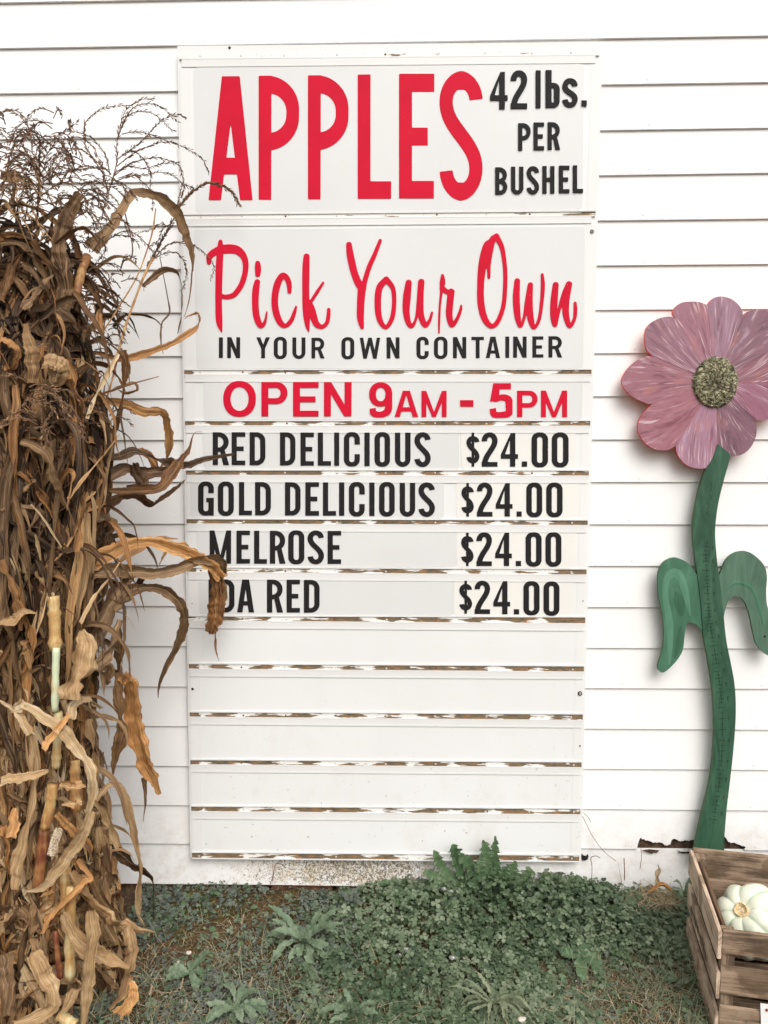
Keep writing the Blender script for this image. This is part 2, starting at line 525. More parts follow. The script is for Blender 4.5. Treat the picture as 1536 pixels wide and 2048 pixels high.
mesh("foundation_mortar", V, Fc, M['dark'], wall)
bme = None
xb = -1.2; k = 0
while xb < 2.6:
    L_ = .195
    V, Fc = box_geo((0, 0, 0), L_, .06, .055, bev=.004)
    if bme is None:
        o = mesh("brick", V, Fc, M['brick'], wall); bme = o.data
    else:
        o = link("brick", bme, wall)
    o.location = Vector((xb + L_ / 2, .038 + random.uniform(-.004, .006), -.006 + random.uniform(-.004, .004))) - Vector(wall.location)
    o.rotation_euler = (0, random.uniform(-.02, .02), random.uniform(-.04, .04))
    xb += L_ + .012; k += 1
# dark chips in the lowest board (small holes beside and under the sign corner)
def poly_plate(name, P2, Y, th, mat, parent):
    n = len(P2)
    P = [at(px, py, Y=Y) for px, py in P2]
    V = [tuple(p) for p in P] + [(p[0], p[1] + th, p[2]) for p in P]
    tri = tessellate_polygon([[Vector((p[0], p[2], 0)) for p in P]])
    Fc = [tuple(t) for t in tri] + [tuple(q + n for q in t)[::-1] for t in tri]
    Fc += [(i, (i + 1) % n, (i + 1) % n + n, i + n) for i in range(n)]
    return mesh(name, V, Fc, mat, parent)
poly_plate("rot_hole", [(1163, 1707), (1167, 1711), (1172, 1713), (1176, 1708), (1177, 1714), (1175, 1719), (1170, 1721), (1164, 1720)], YB - .0004, .002, M['dark'], wall)
poly_plate("rot_hole", [(1284, 1701), (1292, 1700), (1300, 1699), (1310, 1700), (1318, 1701), (1314, 1706), (1308, 1705), (1303, 1708), (1297, 1705), (1290, 1703)], YB - .0004, .002, M['rotten'], wall)
poly_plate("rot_hole", [(1355, 1701), (1362, 1704), (1372, 1704), (1382, 1704), (1382, 1707), (1365, 1707), (1358, 1705)], YB - .0004, .002, M['dark'], wall)
poly_plate("rot_hole", [(1487, 1692), (1491, 1694), (1490, 1697), (1486, 1696)], YB - .0004, .002, M['dark'], wall)

# ------------------------------------------------------------------ glyphs: implicit shapes -> marching squares -> solid
def sd_poly(P, X, Y):
    P = np.array(P, float); n = len(P)
    d = np.full(X.shape, 1e9); ins = np.zeros(X.shape, bool)
    for i in range(n):
        ax, ay = P[i]; bx, by = P[(i + 1) % n]
        dx, dy = bx - ax, by - ay
        t = np.clip(((X - ax) * dx + (Y - ay) * dy) / (dx * dx + dy * dy + 1e-12), 0, 1)
        d = np.minimum(d, np.hypot(X - ax - t * dx, Y - ay - t * dy))
        c = (ay > Y) != (by > Y)
        with np.errstate(divide='ignore', invalid='ignore'):
            xi = ax + (Y - ay) * dx / (dy if abs(dy) > 1e-12 else 1e-12)
        ins ^= (c & (X < xi))
    return np.where(ins, -d, d)
def sd_rbox(x0, y0, x1, y1, r, X, Y):
    r = min(r, (x1 - x0) / 2, (y1 - y0) / 2)
    qx = np.abs(X - (x0 + x1) / 2) - (x1 - x0) / 2 + r
    qy = np.abs(Y - (y0 + y1) / 2) - (y1 - y0) / 2 + r
    return np.hypot(np.maximum(qx, 0), np.maximum(qy, 0)) + np.minimum(np.maximum(qx, qy), 0) - r
def sd_ell(cx, cy, a, b, X, Y, p=2.2):
    return ((np.abs((X - cx) / a) ** p + np.abs((Y - cy) / b) ** p) ** (1 / p) - 1) * min(a, b)
def sd_stroke(P, W, X, Y, butt=True, n=60):
    if len(P) > 2: P, W = smooth_path(P, W, n)
    P = np.array(P, float); W = np.array(W, float)
    d = np.full(X.shape, 1e9)
    for i in range(len(P) - 1):
        a = P[i]; e = P[i + 1] - a
        t = np.clip(((X - a[0]) * e[0] + (Y - a[1]) * e[1]) / (e @ e + 1e-12), 0, 1)
        d = np.minimum(d, np.hypot(X - a[0] - t * e[0], Y - a[1] - t * e[1]) - (W[i] + (W[i + 1] - W[i]) * t) / 2)
    if butt:
        for p, q, w in ((P[0], P[1], W[0]), (P[-1], P[-2], W[-1])):
            tg = (p - q) / (np.linalg.norm(p - q) + 1e-12)
            h = (X - p[0]) * tg[0] + (Y - p[1]) * tg[1]
            nr = np.hypot(X - p[0], Y - p[1]) < w * 1.1
            d = np.where(nr & (h > -w), np.maximum(d, h), d)
    return d

def contours(D, xs, ys, tol):
    ny, nxx = D.shape
    D = np.where(np.abs(D) < 1e-7, 1e-7, D)
    sgn = D < 0
    segs = {}
    def pt(a, b):
        (i, j), (k, l) = a, b
        t = D[j, i] / (D[j, i] - D[l, k])
        return (xs[i] + (xs[k] - xs[i]) * t, ys[j] + (ys[l] - ys[j]) * t)
    nxt = {}; pos = {}
    cnt = sgn[:-1, :-1].astype(int) + sgn[1:, :-1] + sgn[:-1, 1:] + sgn[1:, 1:]
    js, is_ = np.where((cnt > 0) & (cnt < 4))
    for j, i in zip(js, is_):
        c = [(i, j), (i + 1, j), (i + 1, j + 1), (i, j + 1)]
        s = [sgn[q[1], q[0]] for q in c]
        ex = []; en = []
        for k in range(4):
            a, b_ = c[k], c[(k + 1) % 4]
            if s[k] != s[(k + 1) % 4]:
                key = (min(a, b_), max(a, b_))
                pos[key] = pt(*key)
                (ex if s[k] else en).append((k, key))     # inside->outside : exit
        if len(ex) == 1:
            nxt[ex[0][1]] = en[0][1]
        else:
            for k, key in ex:
                e2 = min(en, key=lambda q: (q[0] - k) % 4)
                nxt[key] = e2[1]
    loops = []
    left = set(nxt)
    while left:
        st = next(iter(left)); cur = st; L = []
        while cur in left:
            left.discard(cur); L.append(pos[cur]); cur = nxt[cur]
        if len(L) > 6: loops.append(L)
    def rdp(P, e):
        if len(P) < 3: return P
        a = np.array(P[0]); b_ = np.array(P[-1]); A = np.array(P)
        ab = b_ - a; l = np.linalg.norm(ab)
        d = np.abs(np.cross(ab, A - a)) / l if l > 1e-12 else np.linalg.norm(A - a, axis=1)
        k = int(np.argmax(d))
        if d[k] > e: return rdp(P[:k + 1], e)[:-1] + rdp(P[k:], e)
        return [P[0], P[-1]]
    outl = []
    for L in loops:
        h = len(L) // 2
        q = rdp(L[:h + 1], tol)[:-1] + rdp(L[h:] + [L[0]], tol)[:-1]
        outl.append(q)
    return outl

def area(P):
    P = np.array(P); x, y = P[:, 0], P[:, 1]
    return .5 * np.sum(x * np.roll(y, -1) - np.roll(x, -1) * y)
def inside(p, P):
    c = False; n = len(P)
    for i in range(n):
        a, b_ = P[i], P[(i + 1) % n]
        if (a[1] > p[1]) != (b_[1] > p[1]) and p[0] < a[0] + (p[1] - a[1]) * (b_[0] - a[0]) / (b_[1] - a[1]): c = not c
    return c

def solid_from_field(fn, w, h, res):
    pad = 2.0 / res
    xs_ = np.arange(-pad, w + pad + 1e-9, 1.0 / res); ys_ = np.arange(-pad, h + pad + 1e-9, 1.0 / res)
    X, Y = np.meshgrid(xs_, ys_)
    D = fn(X, Y)
    D = np.maximum(D, np.maximum(np.maximum(-X, X - w), np.maximum(-Y, Y - h)))
    loops = contours(D, xs_, ys_, .12 / res)
    areas = [abs(area(l)) for l in loops]
    order = sorted(range(len(loops)), key=lambda k: -areas[k])
    outers = []; holes = {}
    for k in order:
        par = [o for o in outers if inside(loops[k][0], loops[o])]
        if par and not any(inside(loops[k][0], loops[hh]) for hh in holes[par[-1]]): holes[par[-1]].append(k)
        else: outers.append(k); holes[k] = []
    V = []; T = []; sides = []
    for o in outers:
        pl = [loops[o]] + [loops[hh] for hh in holes[o]]
        base = len(V)
        tri = tessellate_polygon([[Vector((p[0], p[1], 0)) for p in l] for l in pl])
        for l in pl:
            b0 = len(V); V += list(l); n = len(l)
            sides += [(b0 + q, b0 + (q + 1) % n) for q in range(n)]
        T += [tuple(base + q for q in t) for t in tri]
    return V, T, sides

def glyph(ch, w, st='C'):
    """field function for a character in a box w x 1 (height 1); styles C condensed gothic, H grotesque"""
    if st == 'A': s, b_ = .107, .143            # the very tall red letters
    elif st == 'C': s, b_ = .158, .138
    elif st == 'N': s, b_ = .185, .150
    else: s, b_ = .205, .170
    wide = st == 'H'
    r = w / 2 if not wide else w / 2
    def box_(x0, y0, x1, y1): return lambda X, Y: np.maximum(np.maximum(x0 - X, X - x1), np.maximum(y0 - Y, Y - y1))
    def ring(x0, y0, x1, y1, X, Y):
        if wide:
            return np.maximum(sd_ell((x0 + x1) / 2, (y0 + y1) / 2, (x1 - x0) / 2, (y1 - y0) / 2, X, Y),
                              -sd_ell((x0 + x1) / 2, (y0 + y1) / 2, (x1 - x0) / 2 - s, (y1 - y0) / 2 - b_, X, Y, 2.1))
        rr = (x1 - x0) * .44
        # taller than round shoulders
        o = sd_rbox(x0, y0, x1, y1, rr, X, Y); i = sd_rbox(x0 + s, y0 + b_ * .93, x1 - s, y1 - b_ * .93, max((x1 - x0) / 2 - s - .004, .02), X, Y)
        return np.maximum(o, -i)
    def bowl(y0, y1, x1, X, Y, rr=None):
        H = y1 - y0
        rr = rr or min(H / 2, w * .62)
        o = sd_rbox(-2, y0, x1, y1, rr, X, Y)
        i = sd_rbox(-2, y0 + b_, x1 - s, y1 - b_, max(rr - max(s, b_) * .9, .03), X, Y)
        return np.maximum(np.maximum(o, -np.maximum(i, s - X)), -X)
    def f(X, Y):
        mn = np.minimum; mxm = np.maximum
        if ch == 'I' or ch == 'l': return box_(0, 0, w, 1)(X, Y)
        if ch == '.' or ch == '-': return box_(0, 0, w, 1)(X, Y)
        if ch == 'L': return mn(box_(0, 0, s, 1)(X, Y), box_(0, 0, w, b_)(X, Y))
        if ch == 'E':
            m0 = .5 - b_ / 2
            return mn(mn(box_(0, 0, s, 1)(X, Y), box_(0, 0, w, b_)(X, Y)), mn(box_(0, 1 - b_, w, 1)(X, Y), box_(0, m0, w * (.82 if st == 'A' else .88), m0 + b_)(X, Y)))
        if ch == 'H': return mn(mn(box_(0, 0, s, 1)(X, Y), box_(w - s, 0, w, 1)(X, Y)), box_(0, .44, w, .44 + b_)(X, Y))
        if ch == 'T': return mn(box_(0, 1 - b_, w, 1)(X, Y), box_(w / 2 - s / 2, 0, w / 2 + s / 2, 1)(X, Y))
        if ch == 'O' or ch == '0': return ring(0, 0, w, 1, X, Y)
        if ch == 'D': return bowl(0, 1, w, X, Y, (w * .55 if not wide else .5))
        if ch == 'P':
            if st == 'A': return mn(box_(0, 0, s, 1)(X, Y), bowl(.40, 1, w, X, Y, .27))
            return mn(box_(0, 0, s, 1)(X, Y), bowl(.36 if wide else .385, 1, w, X, Y))
        if ch == 'R':
            leg = sd_poly([(w * .42, .48), (w * .42 + s * .9, .50), (w, 0), (w - s * 1.12, 0)], X, Y)
            return mn(mn(box_(0, 0, s, 1)(X, Y), bowl(.40, 1, w * .97, X, Y)), leg)
        if ch == 'B': return mn(bowl(.43, 1, w * .96, X, Y), bowl(0, .43 + b_ * .9, w, X, Y))
        if ch == 'U':
            return mxm(mxm(sd_rbox(0, 0, w, 2.2, w / 2, X, Y), -sd_rbox(s, b_, w - s, 2.2, w / 2 - s * .9, X, Y)), Y - 1)
        if ch in 'CG':
            d = ring(0, 0, w, 1, X, Y)
            d = mxm(d, -box_(w / 2, .36 if ch == 'C' else .52, 2, .64 if ch == 'C' else .66)(X, Y))
            if ch == 'G':
                d = mn(d, mxm(box_(w * .52, .52 - b_ * .95, w, .52)(X, Y), X - w))
                d = mn(d, box_(w - s * .82, 0.0, w, .5)(X, Y))
                d = mxm(d, -sd_poly([(w * .5, -.01), (w - s * .82, -.01), (w - s * .82, .07), (w * .80, .0)], X, Y) if False else d)
            return d
        if ch == 'N':
            k = s * 1.05
            return mn(mn(box_(0, 0, s, 1)(X, Y), box_(w - s, 0, w, 1)(X, Y)), sd_poly([(0, 1), (k, 1), (w, 0), (w - k, 0)], X, Y))
        if ch == 'M':
            k = s * .72; c = w / 2
            return mn(mn(box_(0, 0, s * .92, 1)(X, Y), box_(w - s * .92, 0, w, 1)(X, Y)),
                      mn(sd_poly([(0, 1), (k * 1.25, 1), (c + k * .5, 0), (c - k * .5, 0)], X, Y), sd_poly([(w, 1), (w - k * 1.25, 1), (c - k * .5, 0), (c + k * .5, 0)], X, Y)))
        if ch == 'W':
            k = s * .92; c = w / 2; a = w * .26
            ps = [[(0, 1), (k, 1), (a + k * .5, 0), (a - k * .5, 0)], [(c - k * .5, 1), (c + k * .5, 1), (a + k * .5, 0), (a - k * .5, 0)],
                  [(c - k * .5, 1), (c + k * .5, 1), (w - a + k * .5, 0), (w - a - k * .5, 0)], [(w - k, 1), (w, 1), (w - a + k * .5, 0), (w - a - k * .5, 0)]]
            d = sd_poly(ps[0], X, Y)
            for p in ps[1:]: d = mn(d, sd_poly(p, X, Y))
            return d
        if ch == 'A':
            c = w / 2; tw = s * .66 if st != 'A' else w * .20
            k = s * 1.02
            L_ = sd_poly([(0, 0), (k, 0), (c + .0, .0 + 1), (c - tw, 1)], X, Y) if st != 'A' else sd_poly([(0, 0), (s * .98, 0), (c + .02, .78), (c + .02, 1), (c - tw, 1)], X, Y)
            R_ = sd_poly([(w, 0), (w - k, 0), (c - .0, 1), (c + tw, 1)], X, Y) if st != 'A' else sd_poly([(w, 0), (w - s * .98, 0), (c - .02, .78), (c - .02, 1), (c + tw, 1)], X, Y)
            if st != 'A':
                L_ = sd_poly([(0, 0), (k, 0), (c + tw * .35, 1), (c - tw, 1)], X, Y); R_ = sd_poly([(w, 0), (w - k, 0), (c - tw * .35, 1), (c + tw, 1)], X, Y)
            y0 = .21
            bar = sd_poly([(w * .12, y0), (w * .88, y0), (w * .80, y0 + b_ * .95), (w * .20, y0 + b_ * .95)], X, Y)
            return mn(mn(L_, R_), bar)
        if ch == 'Y':
            c = w / 2; h = .42; k = s * 1.05
            return mn(box_(c - s / 2, 0, c + s / 2, h + .05)(X, Y), mn(sd_poly([(0, 1), (k, 1), (c + s / 2, h), (c - s / 2, h - .04), (c - s / 2, h + .04)], X, Y), sd_poly([(w, 1), (w - k, 1), (c - s / 2, h), (c + s / 2, h - .04), (c + s / 2, h + .04)], X, Y)))
        def bez(p0, p1, p2, p3, n=26):
            return [tuple((1 - t) ** 3 * np.array(p0) + 3 * (1 - t) ** 2 * t * np.array(p1) + 3 * (1 - t) * t * t * np.array(p2) + t ** 3 * np.array(p3)) for t in np.linspace(0, 1, n)]
        def arc(cx, cy, rx, ry, t0, t1, n=30):
            return [(cx + rx * math.cos(math.radians(t)), cy + ry * math.sin(math.radians(t))) for t in np.linspace(t0, t1, n)]
        def poly_stroke(P, sv, sh):
            """stroke of polyline P: width sv where it runs upright, sh where level"""
            P = np.array(P); T = np.gradient(P, axis=0); T /= np.linalg.norm(T, axis=1)[:, None] + 1e-9
            W = sh + (sv - sh) * np.abs(T[:, 1])
            d = np.full(X.shape, 1e9)
            for i in range(len(P) - 1):
                q = P[i]; e = P[i + 1] - q
                t = np.clip(((X - q[0]) * e[0] + (Y - q[1]) * e[1]) / (e @ e + 1e-12), 0, 1)
                d = np.minimum(d, np.hypot(X - q[0] - t * e[0], Y - q[1] - t * e[1]) - (W[i] + (W[i + 1] - W[i]) * t) / 2)
            for p, tg, w_ in ((P[0], -T[0], W[0]), (P[-1], T[-1], W[-1])):
                h = (X - p[0]) * tg[0] + (Y - p[1]) * tg[1]
                nr = np.hypot(X - p[0], Y - p[1]) < w_ * .75
                d = np.where(nr & (h > -.02), np.maximum(d, h), d)
            return d
        if ch in 'Ss$':
            sv, sh = (s, b_) if ch == 'S' else (s * 1.22, b_ * 1.15) if ch == 's' else (s * .86, b_ * .86)
            lo, hi = (0, 1) if ch != '$' else (.10, .90)
            H = hi - lo; a = sv / 2; cyT = lo + H * (.765 if ch != 's' else .72); cyB = lo + H * (.25 if ch != 's' else .285)
            ryT = hi - sh / 2 - cyT; ryB = cyB - lo - sh / 2; rx = w / 2 - a
            P = arc(w / 2, cyT, rx, ryT, 6, 180) + bez((a, cyT), (a, cyT - H * .21), (w - a, cyB + H * .21), (w - a, cyB))[1:-1] + arc(w / 2, cyB, rx, ryB, 0, -174)
            d = poly_stroke(P, sv, sh)
            if ch == '$': d = mn(d, box_(w / 2 - .038, 0, w / 2 + .038, 1)(X, Y))
            return d
        if ch == '2':
            a = s / 2; cy = .76; ry = 1 - b_ / 2 - cy; rx = w / 2 - a
            P = arc(w / 2, cy, rx, ry, 186, 0) + bez((w - a, cy), (w - a, cy - .24), (a * 1.1, .36), (a * 1.02, .03))[1:]
            return mn(mxm(poly_stroke(P, s, b_), -Y), box_(0, 0, w, b_)(X, Y))
        if ch == '4':
            y0 = .235
            outer = sd_poly([(0, y0), (0, y0 + b_ * .95), (w * .58, 1), (w * .84, 1), (w * .84, y0 + b_), (w, y0 + b_), (w, y0), (w * .84, y0), (w * .84, 0), (w * .84 - s, 0), (w * .84 - s, y0)], X, Y)
            inner = sd_poly([(s * .80, y0 + b_ * .98), (w * .84 - s, y0 + b_ * .98), (w * .84 - s, .80)], X, Y)
            return mxm(outer, -inner)
        if ch == '9':
            cy = .655
            up = np.maximum(sd_ell(w / 2, cy, w / 2, .345, X, Y), -sd_ell(w / 2, cy, w / 2 - s * .95, .345 - b_ * .9, X, Y))
            P = [(w - s / 2, .62), (w - s / 2, .42), (w * .80, .18), (w * .5, b_ / 2 - .005), (w * .2, .12), (s * .50, .26)]
            return mn(up, sd_stroke(P, [s, s, s, b_, s * .9, s * .85], X, Y, True, 80))
        if ch == '5':
            P = [(s * .5, .27), (w * .2, .11), (w * .48, b_ / 2), (w * .84, .14), (w - s / 2, .33), (w * .82, .53), (w * .52, .59), (w * .17, .49)]
            return mn(mn(sd_stroke(P, [s * .9, s * .9, b_, s, s, s, b_, b_ * .7], X, Y, True, 100), box_(w * .17, 1 - b_, w * .93, 1)(X, Y)),
                      sd_poly([(w * .17, 1), (w * .17 + s, 1), (w * .22 + s * .6, .50), (w * .03, .47)], X, Y))
        if ch == 'b':
            return mn(box_(0, 0, s * 1.05, 1)(X, Y), mxm(ring(0, 0, w, .66, X, Y), -box_(0, 0, 0, 0)(X, Y)))
    return f

GC = {}
def put_glyph(ch, st, bb, Y0, th, mat, parent, name="letter", label=None, res=96):
    """bb = photo-pixel box (x0, y0, x1, y1) of the character, on the plane Y0"""
    x0, y0, x1, y1 = bb
    BL, BR, TL = at(x0, y1, Y=Y0), at(x1, y1, Y=Y0), at(x0, y0, Y=Y0)
    ex, ez = BR - BL, TL - BL
    w = np.linalg.norm(ex) / np.linalg.norm(ez)
    if ch in '.-Il': w = max(w, .01)
    key = (ch, st, round(w, 2), res)
    if key not in GC:
        GC[key] = solid_from_field(glyph(ch, round(w, 2), st), round(w, 2), 1.0, res)
    V2, T, sd_ = GC[key]; kw = round(w, 2)
    n = len(V2)
    front = [BL + ex * (v[0] / kw) + ez * v[1] - np.array([0, th, 0]) for v in V2]
    back = [BL + ex * (v[0] / kw) + ez * v[1] for v in V2]
    Fc = [t for t in T] + [(a, b_, b_ + n, a + n) for a, b_ in sd_]
    o = mesh(name, front + back, Fc, mat, parent)
    if label: o['label'] = label
    return o

# ------------------------------------------------------------------ the sign
sign = empty("price_sign", (0.61, -.03, .12), "tall white tracked price board with rusty rails, screwed to the clapboard wall", "sign")
YS = -.030
def quad_plate(name, p4, Y, th, mat, parent):
    """thin plate whose 4 photo corners lie on plane Y, thickness th towards the wall"""
    P = [at(a, b_, Y=Y) for a, b_ in p4]
    V = [tuple(p) for p in P] + [(p[0], p[1] + th, p[2]) for p in P]
    return mesh(name, V, [(0, 1, 2, 3), (7, 6, 5, 4), (0, 4, 5, 1), (1, 5, 6, 2), (2, 6, 7, 3), (3, 7, 4, 0)], mat, parent)
def edge_x(y, side):
    return (355 + (y - 92) * (381 - 355) / 1624.) if side == 0 else (1203.5 + (y - 92) * (1162 - 1203.5) / 1630.)
quad_plate("backing_board", [(355, 92), (1205, 84), (1162, 1722), (381, 1715)], YS, .014, M['board'], sign)
# (left y, right y) of the rusted band: top and bottom
TR = [(108, 116, 101, 109), (429.5, 437, 423, 431), (740.5, 748.5, 739.5, 748), (842.5, 850.5, 842, 851), (941, 949.5, 941.6, 951), (1038.7, 1047, 1041, 1050),
      (1136, 1144, 1139, 1149), (1233, 1241, 1235, 1246.5), (1328.5, 1337.5, 1333, 1343), (1425, 1433.5, 1429, 1440), (1520.5, 1529, 1525, 1534.5), (1613.5, 1622.5, 1618, 1629), (1706, 1716, 1711.5, 1722.5)]
XL, XR = 396.0, 1150.0
def ln(a, b_, x): return a + (b_ - a) * (x - XL) / (XR - XL)
smesh = {}
def screw_mesh(r, mat, key):
    if key in smesh: return smesh[key]
    V = []; Fc = []; n = 10
    for k in range(n): V.append((r * math.cos(2 * math.pi * k / n), 0, r * math.sin(2 * math.pi * k / n)))
    for k in range(n): V.append((.72 * r * math.cos(2 * math.pi * k / n), -r * .45, .72 * r * math.sin(2 * math.pi * k / n)))
    V.append((0, -r * .35, 0))
    for k in range(n):
        k2 = (k + 1) % n
        Fc += [(k, k2, n + k2, n + k), (n + k, n + k2, 2 * n)]
    me = bpy.data.meshes.new("screw"); me.from_pydata(V, [], Fc); me.materials.append(mat)
    smesh[key] = me
    return me
def put_screw(px, py, Y, r, mat, key, name="screw"):
    o = link(name, screw_mesh(r, mat, key), sign)
    o.location = Vector(at(px, py, Y=Y)) - Vector(sign.location)
    return o
pr = None
for k, (lt, lb, rt_, rb) in enumerate(TR):
    xa = edge_x(lt, 0) + 3; xb_ = edge_x(lt, 1) - 4
    def Q(dt0, dt1, top=False):
        return [(xa, ln(lt, rt_, xa) + dt0), (xb_, ln(lt, rt_, xb_) + dt0), (xb_, ln(lb, rb, xb_) + dt1), (xa, ln(lb, rb, xa) + dt1)]
    band = quad_plate("rail", Q(0, 0), YS - .0025, .0025, M['track'], sign)
    # lip right under the band, catches the light
    quad_plate("rail_lip", [(xa, ln(lb, rb, xa)), (xb_, ln(lb, rb, xb_)), (xb_, ln(lb, rb, xb_) + 2.2), (xa, ln(lb, rb, xa) + 2.2)], YS - .0044, .0044, M['flange'], sign)
    # ledge above the band (bottom lip of the row above)
    if k:
        quad_plate("rail_ledge", [(xa, ln(lt, rt_, xa) - 2.6), (xb_, ln(lt, rt_, xb_) - 2.6), (xb_, ln(lt, rt_, xb_)), (xa, ln(lt, rt_, xa))], YS - .0055, .0055, M['flange'], sign)
        # row panel above
        _, plb, _, prb = TR[k - 1]
        yt_l = ln(plb, prb, xa) + 2.2; yt_r = ln(plb, prb, xb_) + 2.2
        quad_plate("row_panel", [(xa, yt_l), (xb_, yt_r), (xb_, ln(lt, rt_, xb_) - 2.6), (xa, ln(lt, rt_, xa) - 2.6)], YS - .0022, .0022, M['row'] if k not in (1,) else M['row'], sign)
        # flange hanging over the top of the row
        fh = 14.0 if k > 1 else 14.0
        if k == 1: fh = 16
        quad_plate("rail_flange", [(xa, yt_l), (xb_, yt_r), (xb_, yt_r + fh), (xa, yt_l + fh)], YS - .0040, .0010, M['flange'], sign)
        quad_plate("rail_bead", [(xa, yt_l + fh - 3.4), (xb_, yt_r + fh - 3.4), (xb_, yt_r + fh - .6), (xa, yt_l + fh - .6)], YS - .0046, .0010, M['flange'], sign)
    for q, px in enumerate([400, 485, 571, 672, 772, 872, 972, 1061, 1145]):
        rusty = random.random() < .32
        put_screw(px + random.uniform(-3, 3), ln((lt + lb) / 2, (rt_ + rb) / 2, px) + random.uniform(-.3, 1.2), YS - .0025, .0030, M['rusty'] if rusty else M['screw'], 'r' if rusty else 's')
# vertical flashing strips at both sides
for sx, w_ in ((0, 22), (1, -16)):
    for k in range(1, 13):
        _, plb, _, prb = TR[k - 1]; lt, _, rt_, _ = TR[k]
        ya = plb + 17 if sx == 0 else prb + 17
        yb_ = lt - 4 if sx == 0 else rt_ - 4
        e0, e1 = edge_x(ya, sx) + (4 if sx == 0 else -5), edge_x(yb_, sx) + (4 if sx == 0 else -5)
        quad_plate("side_strip", [(e0, ya), (e0 + w_, ya), (e1 + w_, yb_), (e1, yb_)] if sx == 0 else [(e0 + w_, ya), (e0, ya), (e1, yb_), (e1 + w_, yb_)], YS - .0028, .001, M['board'], sign)
put_screw(1184, 463, YS - .0034, .0062, mat_flat("grey_bolt", (.16, .14, .13), .6, .4), 'g', "bolt")
put_screw(459, 95.5, YS - .0002, .0040, M['dark'], 'd', "nail_hole")
put_screw(385, 1378, YS - .0034, .0042, M['dark'], 'd2', "nail_hole")
o = put_screw(1160, 1387, YS - .0034, .0074, M['dark'], 'w', "bolt")
put_screw(1160, 1387, YS - .0060, .0042, M['screw'], 'w2', "bolt_head")
put_screw(1160, 1387, YS - .0075, .0018, M['dark'], 'w3', "bolt_socket")
put_screw(1160, 1492, YS - .0034, .0030, M['rusty'], 'w4', "bolt")
put_screw(384, 1207, YS - .0034, .0018, M['rusty'], 'w5', "nail")
put_screw(1166, 1202, YS - .0034, .0020, M['rusty'], 'w6', "nail")

# lettered cards that slide in the rails
YC = YS - .0022
def card(name, p4, mat, label, rad=9, Yc=None):
    """rounded thin plate given by its four photo corners TL TR BR BL"""
    Yc = Yc or YC - .0012
    P = [np.array(q, float) for q in p4]
    pts = []
    for k in range(4):
        a, b_, c = P[k - 1], P[k], P[(k + 1) % 4]
        u = (a - b_) / np.linalg.norm(a - b_); v = (c - b_) / np.linalg.norm(c - b_)
        for t in np.linspace(0, math.pi / 2, 6):
            pts.append(b_ + u * rad * (1 - math.sin(t)) + v * rad * (1 - math.cos(t)))
    W = [at(p[0], p[1], Y=Yc) for p in pts]
    n = len(W)
    o = empty(name, np.mean(W, axis=0), label, "sign card")
    V = list(W) + [w + np.array([0, .0012, 0]) for w in W]
    mesh("plate", V, [tuple(range(n))] + [(i, (i + 1) % n, (i + 1) % n + n, i + n) for i in range(n)], mat, o)
    return o, Yc

def word(parent, Yc, specs, st, mat, th, ox, oy, s, res=96):
    for ch, x0, x1, y0, y1 in specs:
        put_glyph(ch, st, (ox + x0 / s, oy + y0 / s, ox + x1 / s, oy + y1 / s), Yc, th, mat, parent, res=res)

c1, y1c = card("lettered_card", [(387, 134), (1168, 126), (1165, 420), (391, 427)], M['card'],
               "largest card, big red APPLES beside black 42 lbs. PER BUSHEL, topmost", 12)
word(c1, y1c, [('A', 257, 552, 310, 1137), ('P', 592, 860, 306, 1134), ('P', 921, 1190, 303, 1131), ('L', 1253, 1477, 298, 1128)], 'A', M['red'], .0010, 340, 60, 3.339, 150)
word(c1, y1c, [('E', 60, 293, 293, 1126), ('S', 330, 617, 275, 1140)], 'A', M['red'], .0010, 780, 60, 3.339, 150)
word(c1, y1c, [('4', 668, 785, 283, 530), ('2', 805, 915, 273, 527), ('l', 972, 1005, 273, 522), ('b', 1038, 1132, 271, 520), ('s', 1150, 1252, 325, 518), ('.', 1278, 1313, 473, 510)], 'C', M['black'], .0035, 780, 60, 3.339)
word(c1, y1c, [('P', 855, 938, 625, 806), ('E', 958, 1028, 620, 803), ('R', 1052, 1135, 618, 800)], 'C', M['black'], .0035, 780, 60, 3.339)
word(c1, y1c, [('B', 702, 783, 919, 1100), ('U', 808, 890, 915, 1098), ('S', 912, 995, 912, 1098), ('H', 1017, 1097, 911, 1092), ('E', 1127, 1197, 908, 1090), ('L', 1220, 1288, 906, 1088)], 'C', M['black'], .0035, 780, 60, 3.339)

c2, y2c = card("lettered_card", [(388, 459), (1170, 453), (1166, 736), (393, 737)], M['card'],
               "card with red script Pick Your Own over black IN YOUR OWN CONTAINER", 4)
def script(strokes, ox, oy, s, parent, Yc, label=None, th=.0022):
    sc = 250.0
    allp = []
    ST = []
    for pts in strokes:
        P = [((ox + x / s), (oy + y / s)) for x, y, w in pts]; W = [w / s for x, y, w in pts]
        ST.append((P, W)); allp += [(p[0] - w, p[1] - w) for p, w in zip(P, W)] + [(p[0] + w, p[1] + w) for p, w in zip(P, W)]
    A = np.array(allp); x0, y0 = A.min(0); x1, y1 = A.max(0)
    H = y1 - y0
    def fn(X, Y):
        d = None
        for P, W in ST:
            Q = [((p[0] - x0) / H, (y1 - p[1]) / H) for p in P]
            e = sd_stroke(Q, [w / H for w in W], X, Y, False, 70)
            d = e if d is None else np.minimum(d, e)
        return d
    V2, T, sds = solid_from_field(fn, (x1 - x0) / H, 1.0, 130)
    n = len(V2)
    fr = [at(x0 + v[0] * H, y1 - v[1] * H, Y=Yc) for v in V2]
    front = [p - np.array([0, th, 0]) for p in fr]
    Fc = list(T) + [(a, b_, b_ + n, a + n) for a, b_ in sds]
    return mesh("letter", front + fr, Fc, M['red'], parent)
